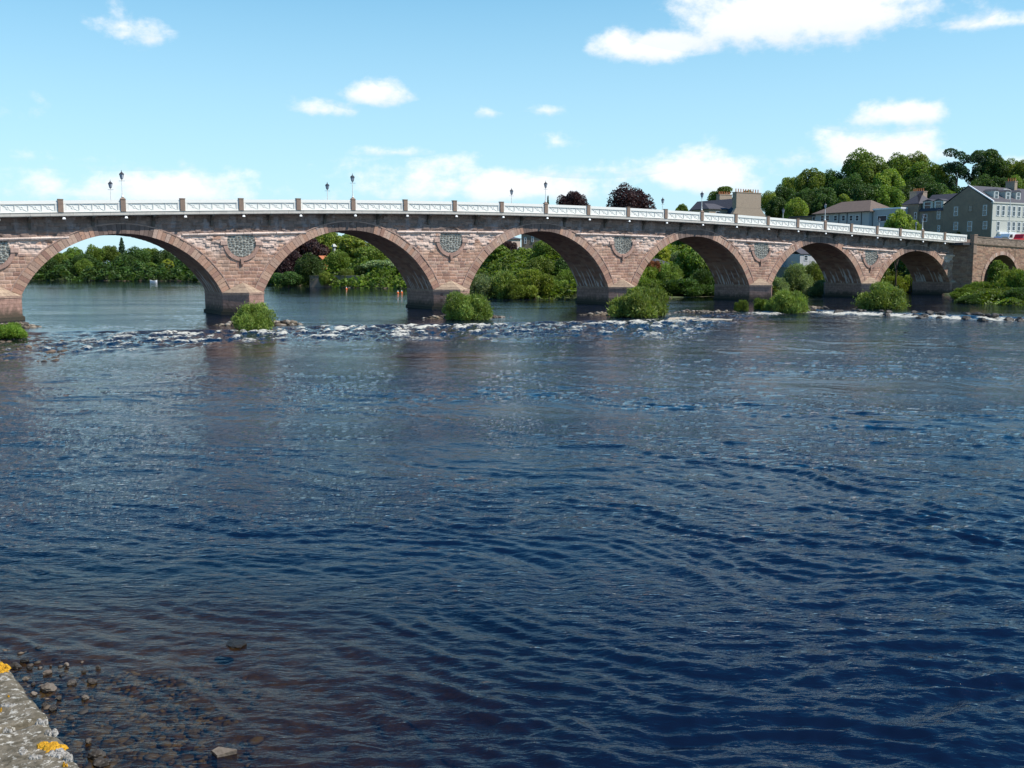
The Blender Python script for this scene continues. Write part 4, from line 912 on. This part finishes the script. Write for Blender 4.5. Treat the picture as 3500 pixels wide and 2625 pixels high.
def dormer(fr,u,p,zb,w,h,dep,par,m_='rend',roof='slate'):
    m=MB(fr); m.box(u-w/2,u+w/2,p-dep,p,zb,zb+h); d=m.build('dormer',M[m_],par)
    m=MB(fr); m.prism([(u-w/2-.15,zb+h),(u+w/2+.15,zb+h),(u,zb+h+.45)],'p',p-dep,p+.15); m.build('dormer_roof',M[roof],d)
    f=window(fr,u,zb+.25,w*.62,h-.45,par,p+.005); return d
for xc,yt in ((3403,652),(3443,654),(3478,657)):
    u=TF.px(xc,(yt+28),-1.6)[0]; dormer(TF,u,-1.5,ze+.9,1.7,1.9,2.6,T)
uc=TF.px(3456,650,-DEP/2)[0]; chimney(TF,uc-.5,uc+.5,-DEP/2+1.1,-DEP/2-1.1,zr-1,zr+1.6,'tanstone',T,4,along='p')
m=MB(TF); m.box(2,8,.02,.6,12.4,12.9); m.box(2,8,.02,.2,GZ,12.4); m.build('shop_front',M['winframe'],T)
# rear wing and stair turret, further back along the lane
u_a=gp.px(3140,760)[0]; u_b=-.02
zw=gp.px(3200,718)[1]; 
RWg=bld('rear_wing',gp,'dark stone rear wing with slate roof and two white dormers behind the tenement')
m=MB(gp); m.box(u_a,u_b,-9,0,GZ,zw); m.prism([(0,zw),(-4.5,zw+3.6),(-9,zw)],'u',u_b-.3,u_b); m.build('wall',M['grstone'],RWg)
gable_roof(gp,u_a,u_b,0,-9,zw,zw+3.6,'slate',RWg,over=.25)
for (x0,x1,y0,y1) in ((3153,3168,733,756),(3204,3213,720,748),(3237,3242,722,740),(3206,3212,772,790)): 
    if gp.px((x0+x1)/2,y0)[0]<u_b-.4: winpx(gp,x0,x1,y0,y1,RWg)
for xc,w in ((3172,2.6),(3226,2.4)):
    u=gp.px(xc,705,-.6)[0]; dormer(gp,min(u,u_b-1.5),-.5,zw+.2,w,1.9,2.5,RWg)
u_t=gp.px(3086,740)[0]
TU=bld('stair_tower',gp,'narrow grey stair tower with a hipped slate cap and red chimney pots')
zt=gp.px(3110,697)[1]
m=MB(gp); m.box(u_t,u_a-.02,-6,.3,GZ,zt); m.build('wall',M['grstone'],TU); hip_roof(gp,u_t,u_a-.02,.3,-6,zt,zt+3.0,'slate',TU,over=.2)
winpx(gp,3126,3132,727,748,TU,p=.3)
zc_=gp.px(3136,667,-7)[1]; uu=gp.px(3118,660,-7)[0]; vv=gp.px(3157,660,-7)[0]
chimney(gp,uu,vv,-6.1,-8.3,zt-2,gp.px(3136,657,-7)[1],'tanstone',TU,6)
# long low flats with brown roof
LO=at(2972,721,238); LF=Fr(LO[:2],TH-math.pi/2); zE=LO[2]; uL=LF.px(2788,733)[0]
LB=bld('low_flats',LF,'long low grey flats with a brown roof below the wooded hill')
m=MB(LF); m.box(uL,0,-10,0,GZ,zE); m.build('wall',M['greyrend'],LB)
hip_roof(LF,uL,0,0,-10,zE,zE+2.9,'brownroof',LB,over=.7,inset=4.5)
for xc in (2811,2829,2856,2883,2909,2930): winpx(LF,xc-5,xc+5,737,754,LB)
for xc in (2868,2896,2945): 
    u=LF.px(xc,740)[0]; m=MB(LF); m.box(u-.07,u+.07,.0,.12,GZ,zE-.2); m.build('downpipe',M['dark_iron'],LB)
m=MB(LF); uR=LF.px(3050,730)[0]; zA=LF.px(3010,716)[1]; m.box(.3,uR+1.5,-9,-1.0,GZ,zA); m.build('side_block',M['greyrend'],LB)
m=MB(LF); m.box(.2,uR+1.6,-9.1,-.85,zA,zA+.35); m.build('roof_edge',M['winframe'],LB)
winpx(LF,3000,3030,738,756,LB,p=-1.,bars=0)
uZ=LF.px(2693,738)[0]; AN=bld('flat_roofed_annex',LF,'flat roofed dark annex left of the low flats','building')
m=MB(LF); m.box(uZ,uL-.4,-9,-.6,GZ,zE-.6); m.build('wall',M['grstone'],AN); m=MB(LF); m.box(uZ-.2,uL-.35,-9.2,-.4,zE-.6,zE-.3); m.build('roof',M['slate'],AN)
winpx(LF,2786-8,2786,742,752,AN,p=-.6,bars=0)
# chimney house
CO=at(2503,737,232); CF=Fr(CO[:2],TH); sx0=CF.px(2517,680)[0]; sx1=CF.px(2601,680)[0]; fx1=CF.px(2617,737)[0]; z1=CF.px(2560,657)[1]; z2=CF.px(2560,711)[1]; z3=CF.px(2560,737)[1]; z4=z3-3.2
CH=bld('chimney_house',CF,'stone house end with a very wide chimney stack over the railing')
e_=(fx1-0)*.32
m=MB(CF); m.prism([(-e_,GZ),(fx1+e_,GZ),(fx1+e_,z4),(fx1,z3),(sx1,z2),(sx0,z2),(0,z3),(-e_,z4)],'p',-.8,0); m.build('gable_wall',M['tanstone'],CH)
m=MB(CF); m.box(-e_+.3,fx1+e_-.3,-18,-.8,GZ,z4-.2); m.build('wall',M['grstone'],CH)
c=chimney(CF,sx0,sx1,0.02,-1.3,z2-.01,z1-.2,'tanstone',CH,10,ph=.75)
zrd=CF.px(2517,677,-1.5)[1]
gable_roof_p(CF,-e_+.1,fx1+e_-.1,-.8,-18,z4-.2,zrd,'slate',CH,over=.2)
ub=CF.px(2476,676,-16)[0]; uq=(fx1)/2
chimney(CF,CF.px(2455,680,-17.5)[0],CF.px(2497,680,-17.5)[0],-17,-18.2,z4,CF.px(2476,667,-17.5)[1],'tanstone',CH,7)
lw=Fr(CF.w(-e_,0,0)[:2],TH-math.pi/2)
# white dormer on the left slope
dx=CF.px(2497,725,-5)[0]; dormer(CF,dx+.6,-4.5,z3-1.2,1.3,2.4,1.6,CH)
WG=bld('low_wing',CF,'low wing with a grey hipped roof left of the chimney house')
wa=CF.px(2420,712,-3)[0]; wb=CF.px(2487,712,-3)[0]; wz=CF.px(2450,714,-3)[1]
m=MB(CF); m.box(wa+.3,wb,-9,-3,GZ,wz); m.build('wall',M['tanstone'],WG); hip_roof(CF,wa+.3,wb,-3,-9,wz,CF.px(2455,697,-6)[1],'slate',WG,over=.3,inset=1.6)
window(CF,(wa+wb)/2,wz-1.9,1.1,1.3,WG,-3+.0)
# small houses seen through the arches
def small_house(x0,x1,ye,yr,D,dep,wall,roof,name,label,wins=(),kind='hip',zb=None,ang=TH):
    o=at(x0,ye,D); fr=Fr(o[:2],ang); L_=fr.px(x1,ye)[0]; z=o[2]; r=bld(name,fr,label); zb=float(terr(*fr.w(L_/2,0,0)[:2]))-1 if zb is None else zb
    m=MB(fr); m.box(0,L_,-dep,0,zb,z)
    zr_=fr.px((x0+x1)/2,yr,-dep/2)[1]
    if kind=='gp': m.prism([(0,z),(L_,z),(L_/2,zr_)],'p',-.4,0)
    m.build('wall',M[wall],r)
    if kind=='hip': hip_roof(fr,0,L_,0,-dep,z,zr_,roof,r,over=.3,inset=min(L_,dep)/2)
    elif kind=='gp': gable_roof_p(fr,0,L_,0,-dep,z,zr_,roof,r,over=.15)
    else: gable_roof(fr,0,L_,0,-dep,z,zr_,roof,r,over=.2)
    for w in wins: winpx(fr,*w,r)
    return r
small_house(1722,1779,815,804,252,9,'pinkrend','slate','pink_house','pink rendered house with a slate roof behind the third arch',[(1733,1737,835,850),(1770,1774,846,856)])
small_house(1782,1870,800,770,256,10,'grstone','slate','shaded_tenement','dark shaded tenement beside the pink house',[(1793,1798,812,832),(1818,1823,808,826),(1793,1798,850,870)],ang=TH-math.pi/2+.9,kind='g')
small_house(2245,2320,911,884,206,8,'greyrend','slate','bungalow','grey roofed bungalow almost hidden behind the fourth arch',[(2262,2275,914,924),(2290,2306,914,924)])
small_house(2650,2734,850,812,224,9,'greyrend','slate','grey_gabled_house','pale grey gabled house end behind the fifth arch',[],kind='g')
small_house(2735,2830,868,842,222,8,'greyrend','slate','grey_house_wing','pale grey wing with one window behind the fifth arch',[(2749,2760,874,889)],kind='g')
small_house(1101,1124,886,876,282,5,'oranger','oranger','garden_hut','orange tiled garden hut among trees behind the second arch',[],kind='g')
small_house(1141,1147,842,834,298,1.2,'rend','rend','white_summerhouse','tiny white pointed summerhouse in the trees behind the second arch',[],kind='hip')
def wall_run(x0,x1,y,D,h,label,mt='greyrend'):
    a=at(x0,y,D); b=at(x1,y,D-3); fr=Fr(a[:2],math.atan2(b[1]-a[1],b[0]-a[0])); L_=math.hypot(*(b-a)[:2]); r=bld('garden_wall',fr,label,'wall'); m=MB(fr); m.box(0,L_,-.4,0,a[2]-h,a[2]); m.build('wall_body',M[mt],r); m=MB(fr); m.box(-.05,L_+.05,-.46,.06,a[2],a[2]+.12); m.build('coping',M[mt],r)
wall_run(1058,1254,943,259,3.,'long grey garden wall on the bank behind the second arch','grstone')
wall_run(1195,1252,928,268,2.,'short pale garden wall above the long one behind the second arch','rend')
wall_run(350,430,952,374,1.6,'low pale wall at the foot of the distant wood')
wall_run(2640,2760,915,206,3.4,'stone terrace wall below the grey gabled house','tanstone')
# modern street light at the tenement
def street_light():
    P=TF.w(TF.px(3449,760,6)[0],6,0); r=empty('street_light',(P[0],P[1],9.8),'thin grey street light in front of the white street front','street light')
    zt=at(3449,737,P[1])[2]-GZ; m=MB(); m.tube([(0,0,0),(0,0,1.5),(0,0,zt-.3),(-.25,-.1,zt-.05),(-1.3,-.5,zt)],[.11,.08,.06,.05,.04],8); m.V=[(a+P[0],b+P[1],c+9.8) for a,b,c in m.V]; m.build('pole',M['greyrib'],r)
    m=MB(); m.box(-1.9,-1.2,-.75,-.45,zt-.06,zt+.1,taper=.04); m.V=[(a+P[0],b+P[1],c+9.8) for a,b,c in m.V]; m.build('lamp_head',M['greyrib'],r)
street_light()
# ------------------------------------------------------------------ vehicles on the approach
def paint(n,c): return mat(n,c,.3,spec=.6)
M['tyre']=mat('tyre',(.02,.02,.02),.9); M['rim']=mat('rim',(.4,.4,.42),.4,metal=.6); M['red_l']=mat('tail_light',(.5,.02,.02),.3); M['wht_l']=mat('head_light',(.8,.8,.78),.2)
def vehicle(name,label,cat,u,p,body,win,L_,W_,H,clr,box=None):
    RZ=9.96; r=empty(name,tuple(AF.w(u+L_/2,p-W_/2,RZ)),label,cat,'vehicles beside the approach wall')
    m=MB(AF); m.prism([(u+a*L_,RZ+b*H) for a,b in body],'p',p-W_,p); m.build('body',clr,r)
    m=MB(AF); m.prism([(u+a*L_,RZ+b*H) for a,b in win],'p',p-W_-.01,p+.012); g=m.build('side_windows',M['pane'],r)
    m=MB(AF); bx=[q for q in body]; m.box(u+.02*L_,u+.98*L_,p-W_-.03,p+.03,RZ+.24,RZ+.34); m.build('sill_trim',M['dark_iron'],r)
    for a in (.18,.81):
        for q in (p-.1,p-W_+.1):
            m=MB(AF); n=16; rr=.33; pol=[(u+a*L_+rr*math.cos(2*math.pi*k/n),RZ+rr+rr*math.sin(2*math.pi*k/n)) for k in range(n)]; m.prism(pol,'p',q-.13,q+.13); w=m.build('wheel',M['tyre'],r)
            pol=[(u+a*L_+.19*math.cos(2*math.pi*k/n),RZ+rr+.19*math.sin(2*math.pi*k/n)) for k in range(n)]; m=MB(AF); m.prism(pol,'p',q-.14,q+.14); m.build('rim',M['rim'],w)
    for q in (p-.1,p-W_+.35):
        m=MB(AF); m.box(u-.02,u+.06,q-.25,q,RZ+.6,RZ+.8); m.build('headlight',M['wht_l'],r)
        m=MB(AF); m.box(u+L_-.06,u+L_+.02,q-.25,q,RZ+.6,RZ+.85); m.build('tail_light',M['red_l'],r)
CARB=[(0,.2),(.0,.48),(.04,.56),(.24,.64),(.38,.97),(.45,1.),(.72,1.),(.80,.96),(.94,.66),(1,.6),(1,.2)]; CARW=[(.28,.66),(.395,.94),(.72,.95),(.78,.91),(.87,.68)]
VANB=[(0,.15),(0,.42),(.05,.5),(.16,.56),(.26,.95),(.32,1),(.98,1),(1,.97),(1,.15)]; VANW=[(.20,.60),(.285,.90),(.44,.90),(.44,.60)]
u0=AF.px(3396,805,-5)[0]; vehicle('car','blue grey car beside the approach wall near the pilaster','car',u0,-4.2,CARB,CARW,4.2,1.7,1.45,paint('car_paint',(.12,.18,.28)))
u0=AF.px(3436,805,-7)[0]; vehicle('van','white van behind the approach wall, between car and red van','van',u0,-6.8,VANB,VANW,4.8,1.9,2.2,paint('van_white',(.75,.76,.74)))
u0=AF.px(3474,805,-5)[0]; vehicle('van','red van behind the approach wall at the right edge','van',u0,-4.2,VANB,VANW,4.9,1.9,2.0,paint('van_red',(.45,.02,.02)))
# ------------------------------------------------------------------ rocks
M['rock']=mat('wet_rock',(.045,.037,.028),.6,n1=(9,(.10,.08,.06),.6,.5,.7,5),n2=(8,(.03,.026,.02),.6,.5,.7,4),bump=(6,.05,5),rand=.35,spec=.35)
M['rockdry']=mat('dry_rock',(.16,.135,.105),.85,n1=(3,(.12,.09,.07),.7,.42,.65,5),n2=(8,(.06,.05,.035),.5,.5,.7,4),bump=(7,.05,5),rand=.3)
M['rockblack']=mat('black_wet_rock',(.018,.016,.013),.5,n1=(20,(.05,.045,.035),.5,.55,.7,5),bump=(20,.02,5),spec=.3)
def rock_verts(seed,n=2):
    import bmesh
    bm=bmesh.new(); bmesh.ops.create_icosphere(bm,subdivisions=n,radius=1); V=np.array([v.co[:] for v in bm.verts]); Fq=[tuple(v.index for v in f.verts) for f in bm.faces]; bm.free()
    rs=np.random.RandomState(seed)
    for _ in range(9):
        d=rs.normal(size=3); d/=np.linalg.norm(d); h=rs.uniform(.55,.9); q=V@d; V=V-np.outer(np.maximum(q-h,0)*.9,d)
    V=V*(1+.06*rs.normal(size=(len(V),1))); return V,Fq
RV=[rock_verts(i,2) for i in range(8)]; RV3=[rock_verts(i+20,3) for i in range(5)]
RM=[mesh_np('rock',v,f,M['rock'],smooth=False) for v,f in RV3]; RMd=[o.data for o in RM]; [bpy.data.objects.remove(o) for o in RM]
def rock(x,y,z,sx,sy,sz,label,group,k,dry=False,rz=None,tilt=0.):
    o=bpy.data.objects.new('rock',RMd[k%len(RMd)]); COL.objects.link(o); o.location=(x,y,z); o.scale=(sx,sy,sz); o.rotation_euler=(tilt,0,(k*1.3)%6.28 if rz is None else rz); tag(o,label,'rock',group)
    if dry: o.material_slots[0].link='OBJECT'; o.material_slots[0].material=M['rockdry']
    return o
near=[(130,690,100,0,'brown rounded stone against the quay corner'),(210,640,80,0,'dark stone behind the brown one at the quay corner'),(250,705,56,0,'small dark stone near the quay corner'),(395,750,80,1,'pale squarish stone standing clear in the shallows'),
 (560,680,50,1,'small pale flat stone alone on the water'),(825,700,46,0,'upright dark stone right of the pale flat one'),(705,735,44,0,'tiny brown stone between two larger ones'),(775,815,90,0,'brown block of stone, outermost of the quay cluster'),
 (600,835,90,0,'flat brown stone beside the long grey slab'),(410,880,150,1,'long pale slab, largest of the quay cluster'),(215,800,54,1,'little grey stone touching the quay wall'),(280,840,40,0,'small dark pebble near the long slab'),
 (285,920,56,1,'grey stone below the long slab by the wall'),(495,960,50,0,'thin reddish stone just breaking the surface'),(718,958,66,1,'round pale stone alone below the cluster'),(380,1020,66,0,'brown stone leaning on a mossy one'),
 (440,1045,86,0,'mossy stone nearest the wall halfway down'),(330,540,70,0,'flat black stone at the far end of the cluster'),(740,1325,70,0,'glistening brown stone above the two big ones'),(820,1440,150,0,'large smooth olive stone near the bottom of the wall'),
 (850,1505,150,0,'smooth stone at the picture foot below the olive one'),(1985,497,200,0,'flat black rock awash, farthest out from the wall'),(520,770,46,0,'small black stone by the brown flat one')]
for i,(x,y,w,dry,lb) in enumerate(near):
    px_,py_=x*.4069,2000+y*.4069; g=gnd(px_,py_,.0); D=g[1]; wm=w*.4069*D/F/2*1.1
    rock(g[0],g[1],.02,wm*1.0,wm*.8,wm*.42+.015 if i!=21 else wm*.16,lb,'stones in the shallows by the quay',i,dry==1)
    if i in (1,2,17,21,22): _o=bpy.context.scene.collection.objects[-1] if False else COL.objects[len(COL.objects)-1]; _o.material_slots[0].link='OBJECT'; _o.material_slots[0].material=M['rockblack']
g=gnd(1860*.4069,2000+1430*.4069,0); D=g[1]
m=MB(); w=.42*240*.4069*D/F
for q in [0]:
    m.add([(-.95*w,.02,-.15),(-.25*w,-.5*w,-.15),(1.25*w,.3*w,-.1),(-.3*w,.6*w,-.15),(-.95*w,.04,.045),(-.25*w,-.42*w,.030),(1.3*w,.32*w,.055),(-.4*w,.55*w,.075),(.3*w,-.12*w,.035)],[(0,3,2,1),(0,1,5,4),(1,2,6,8,5),(2,3,7,6),(3,0,4,7),(4,5,8,7),(8,6,7)])
o=m.build('rock',M['rockdry']); o.location=(g[0],g[1],0); tag(o,'grey wedge shaped slab alone in the water near the picture foot','rock','stones in the shallows by the quay')
rs=np.random.RandomState(77); nr=0
for (xa,xb) in ((2725,2780),(2790,2990),(3120,3225),(3300,3500),(3010,3100)):
    for k in range(int((xb-xa)/(9 if xa in(2725,3120,3300) else 22))):
        x=rs.uniform(xa,xb); yy=np.interp(x,[2720,2850,3100,3300,3500],[1062,1072,1082,1090,1096])+rs.uniform(-11,1); g=gnd(x,yy,.15); s_=rs.uniform(.22,.55)
        rock(g[0],g[1],float(water_z(g[0],g[1]))-.02,s_*1.3,s_,s_*.75,'dark wet boulder on the lip of the white weir','boulders along the weir',k+nr); 
    nr+=3
M['gravel']=mat('island_stones',attr=True,rough=.8,bump=(7,.04,4))
def gravel(name,n,fn,label,smin,smax,seed,cols):
    rs=np.random.RandomState(seed); Vs=[];Fs=[];Cs=[];b=0
    for i in range(n):
        V,Fq=RV[rs.randint(8)]; V=V[:42] if False else V; x,y,z=fn(rs); s_=rs.uniform(smin,smax)*(1 if rs.rand()<.85 else 1.7); a=rs.rand()*6.28; c,s=math.cos(a),math.sin(a)
        W=V*np.array([s_*1.3,s_,s_*.6]); W=np.stack([W[:,0]*c-W[:,1]*s+x,W[:,0]*s+W[:,1]*c+y,W[:,2]+z],1); Vs.append(W); Fs.append(np.array(Fq)+b); b+=len(W); Cs.append(np.repeat(np.array(cols[rs.randint(len(cols))])[None]*rs.uniform(.7,1.3),len(W),0))
    o=mesh_np(name,np.concatenate(Vs),np.concatenate(Fs),M['gravel'],col=np.concatenate(Cs)); tag(o,label,'stones',kind='stuff'); return o
RV=[rock_verts(i,1) for i in range(8)]
def isl_fn(ix,iy,a,b):
    def f(rs):
        while True:
            u,v=rs.normal(size=2)*.55
            if abs(u)<1.3: break
        ca,sa=math.cos(.25),math.sin(.25); x=ix+u*a*ca-v*b*sa; y=iy+u*a*sa+v*b*ca; return x,y,max(float(terr(x,y)),-.12)+.02
    return f
nmz=['left edge islet','first pier','second pier','third pier','sand bar','fourth pier','fifth pier']
DRYC=[(.20,.165,.12),(.13,.105,.075),(.08,.062,.045),(.27,.23,.18),(.06,.048,.036)]
for (I,nm,n) in zip(ISL,nmz,(380,420,380,460,120,520,60)):
    gravel('gravel',n,isl_fn(*I[:4]),'scattered river stones on the bar at the '+nm,.10,.30,int(I[1]),DRYC)
def shelf(rs):
    g=gnd(rs.uniform(-60,230),rs.uniform(1150,1235)); x,y=g[:2]; return x,y,-.03-rs.rand()*.06
gravel('gravel',300,shelf,'brown stones breaking the shallow water at the left edge',.05,.20,5,[(.10,.07,.048),(.14,.10,.07),(.06,.045,.03)])
def bedf(rs):
    g=gnd(rs.uniform(-150,900)*rs.rand()**.5,rs.uniform(2250,2750)); x,y=g[:2]; return x,y,min(float(terr(x,y))+.02,-.10)
gravel('gravel',6500,bedf,'rounded stones on the shallow river bed by the quay',.02,.07,6,[(.13,.105,.05),(.19,.155,.08),(.08,.066,.035),(.24,.20,.12),(.13,.085,.035)])
def edgef(rs):
    g=gnd(rs.uniform(0,330)*rs.rand()**.4,rs.uniform(2210,2560)); return g[0],g[1],-.012
gravel('gravel',170,edgef,'small wet pebbles just breaking the water beside the quay wall',.015,.05,8,[(.07,.055,.04),(.11,.085,.06),(.04,.035,.03)])
# sand bar
def sandbar():
    us=np.linspace(0,1,60); vs=np.linspace(-1,1,14); U,Vv=np.meshgrid(us,vs,indexing='ij'); X=np.interp(U,[0,.3,1],[2215,2310,2505]); a=np.array([gnd(x,1084+ (x-2222)*.035,.05)[:2] for x in X[:,0]])
    wd=np.interp(us,[0,.15,.5,1],[.2,2.2,2.0,.1])*1.2; Xw=a[:,0][:,None]+Vv*0.15; Yw=a[:,1][:,None]+Vv*wd[:,None]; Z=.16*(1-Vv**2)-.06+.03*fbm(Xw*1.2,Yw*1.2,5,3)+.04
    V=np.stack([Xw.ravel(),Yw.ravel(),Z.ravel()],1); i=np.arange(U.size).reshape(U.shape); Fq=np.stack([i[:-1,:-1],i[1:,:-1],i[1:,1:],i[:-1,1:]],-1).reshape(-1,4)
    o=mesh_np('sand_bar',V,Fq,mat('sand',(.42,.36,.27),.95,n1=(3,(.30,.25,.18),.5,.4,.7,4),bump=(10,.02,3)),smooth=True); tag(o,kind='structure')
sandbar()
# ------------------------------------------------------------------ buoys and boat
M['orange']=mat('orange_plastic',(.75,.16,.03),.4); M['boatw']=mat('boat_hull',(.75,.76,.74),.4)
def buoy(x,y,label,two=True):
    g=gnd(x,y,.2); r=empty('buoy',(g[0],g[1],.18),label,'buoy','buoys on the calm water')
    for nm,mt,pr in (('float','orange',[(.0,-.1),(.18,-.08),(.26,.05),(.2,.2),(.1,.28)]),('marker','boatw',[(.1,.28),(.1,.32),(.06,.5),(.0,.55)])):
        m=MB(); m.lathe((g[0],g[1],.18),pr,12); m.build(nm,M[mt],r,smooth=True)
buoy(1157,981,'white and orange buoy alone behind the second arch'); buoy(1184,988,'reddish buoy just right of the lone white one'); buoy(1373,1001,'orange buoy beside the dark pier behind the second arch'); buoy(1360,1002,'pale buoy left of the pier, dimmer of the pair')
def boat(x,y,L_,label):
    g=gnd(x,y,.2); r=empty('rowing_boat',(g[0],g[1],.1),label,'boat','boats at the wood'); m=MB()
    P=[];n=9
    for k in range(n):
        t=k/(n-1); w=.65*math.sin(math.pi*min(.98,t*.8+.12))**.6; x_=(t-.5)*L_
        P+=[(g[0]+x_,g[1]-w,.75+.2*(2*t-1)**2),(g[0]+x_,g[1]-w*.5,.05),(g[0]+x_,g[1]+w*.5,.05),(g[0]+x_,g[1]+w,.75+.2*(2*t-1)**2)]
    m.add(P,[(4*k+j,4*k+4+j,4*k+5+j,4*k+1+j) for k in range(n-1) for j in range(3)]+[(0,1,2,3),(4*n-1,4*n-2,4*n-3,4*n-4)]); m.build('hull',M['boatw'],r)
    for q in (-.2,.25):
        m=MB(); m.box(g[0]+q*L_-.15,g[0]+q*L_+.15,g[1]-.55,g[1]+.55,.55,.60); m.build('bench',M['post'],r)
boat(525,965,2.2,'white boat moored under the yellow green tree'); boat(403,957,3.,'small white boat drawn up by the low pale wall')
# ------------------------------------------------------------------ quay wall at our feet
M['quay']=mat('quay_stone',(.155,.13,.09),.95,n1=(70,(.07,.058,.035),.9,.44,.62,7),n2=(130,(.46,.43,.36),.9,.55,.63,7),bump=(220,.0025,7))
M['lichen_o']=mat('orange_lichen',(.62,.33,.02),.95,n1=(220,(.36,.17,.01),.8,.42,.62,5),bump=(300,.004,5))
M['lichen_w']=mat('white_lichen',(.40,.38,.34),.95,n1=(260,(.17,.155,.13),.85,.42,.6,5),bump=(300,.004,5))
ZC=5.42
A_=gnd(285,2625,ZC); B_=gnd(0,2255,ZC); dq=(B_-A_)[:2]; ang=math.atan2(dq[1],dq[0]); QF=Fr(A_[:2],ang)   # u runs up the wall to the left, +p is over the river
if (QF.n@np.array([1.,0]))<0: QF.n=-QF.n
Q=empty('quay_wall',(A_[0],A_[1],-1.2),'weathered quay wall top with orange and white lichen','wall')
_uj=float((gnd(60,2345,ZC)[:2]-A_[:2])@QF.d); u=_uj-.8*4-.62*3; k=1; blocks=[]
while u<40:
    Lb=.95 if u>_uj+2 else (.62 if k%2 else .8); blocks.append((u,u+Lb)); u+=Lb+.008; k+=1
for i,(a,b) in enumerate(blocks):
    fine=a<3 and b>-1.5; nu,npp=(90,70) if fine else (12,8); W_=.62
    us=np.linspace(0,1,nu); ps=np.linspace(0,1,npp); U,P_=np.meshgrid(us,ps,indexing='ij'); off=.004*math.sin(i*2.1)
    uu=a+U*(b-a); pp=-P_*W_+off; zz=ZC+.001*math.sin(i*1.7)+.0025*fbm(uu*16,pp*16,3,4)+.0009*fbm(uu*160,pp*160,5,3)
    ed=np.minimum(np.minimum(U,1-U)*(b-a),P_*W_); zz=zz-.004*(1-sst(0,.010,ed)); pp=pp+np.where(P_<.01,.004*fbm(uu*14,uu*0,6,4),0)
    V=list(QF.w(uu.ravel(),pp.ravel(),zz.ravel())); i0=np.arange(nu*npp).reshape(nu,npp); Fq=np.stack([i0[:-1,:-1],i0[1:,:-1],i0[1:,1:],i0[:-1,1:]],-1).reshape(-1,4).tolist()
    nb=len(V); 
    for e in (0,):   # river-side drop of the block
        V+=list(QF.w(uu[:,0],pp[:,0]-.004,zz[:,0]-.22)); Fq+=[[int(i0[j,0]),nb+j,nb+j+1,int(i0[j+1,0])] for j in range(nu-1)]
        nb2=len(V)
    V+=list(QF.w(uu[0,:],pp[0,:],zz[0,:]-.22)); Fq+=[[int(i0[0,j]),int(i0[0,j+1]),nb2+j+1,nb2+j] for j in range(npp-1)]; nb3=len(V)
    V+=list(QF.w(uu[-1,:],pp[-1,:],zz[-1,:]-.22)); Fq+=[[int(i0[-1,j]),nb3+j,nb3+j+1,int(i0[-1,j+1])] for j in range(npp-1)]
    mesh_np('coping_stone',rel(Q,np.array(V)),Fq,M['quay'],Q,smooth=fine)
m=MB(QF); m.box(-5.3,40,-.6,-.05,-1.5,ZC-.2,(.18,.14,.11)); m.build('wall_face',M['pier'],Q,col=True)
def lichen(x,y,wpx,hpx,mt,seed,label=None):
    rs=np.random.RandomState(seed+40); V=[];Fq=[]; n1,n2=22,5
    nb=16 if wpx>30 else 4
    for b in range(nb):
        a=rs.rand()*6.28; q=rs.rand()**.6; g=gnd(x+wpx/2*.75*q*math.cos(a),y+hpx/2*.75*q*math.sin(a),ZC); r0=wpx*rs.uniform(.10,.22)*g[1]/F; b0=len(V)
        for j in range(n2):
            for i in range(n1):
                t=2*math.pi*i/n1; q2=j/(n2-1); rr=1+.5*float(fbm(np.array(math.cos(t)*1.8+seed+b*3),np.array(math.sin(t)*1.8),seed,3))
                V.append((g[0]+r0*rr*q2*math.cos(t),g[1]+r0*rr*q2*math.sin(t),ZC-.003+.0052*(1-q2**4)*(1+.15*math.sin(t*3+q2*5+b))))
        Fq+=[(b0+j*n1+i,b0+j*n1+(i+1)%n1,b0+(j+1)*n1+(i+1)%n1,b0+(j+1)*n1+i) for j in range(n2-1) for i in range(n1)]
    mesh_np('lichen',rel(Q,np.array(V)),Fq,M[mt],Q,smooth=True)
for k_,(x,y,w,h,mt) in enumerate([(180,2550,118,26,'lichen_o'),(8,2285,50,46,'lichen_o'),(222,2614,24,14,'lichen_o'),(32,2381,16,10,'lichen_o'),(4,2427,12,10,'lichen_o'),(205,2575,80,22,'lichen_w'),(145,2467,50,16,'lichen_w'),(172,2503,52,24,'lichen_w'),(24,2497,40,14,'lichen_w'),(75,2572,38,18,'lichen_w'),(235,2590,40,20,'lichen_w'),(30,2411,60,8,'lichen_w'),(120,2590,60,10,'lichen_w')]):
    lichen(x,y,w,h,mt,k_*3+1)
bpy.context.view_layer.update()
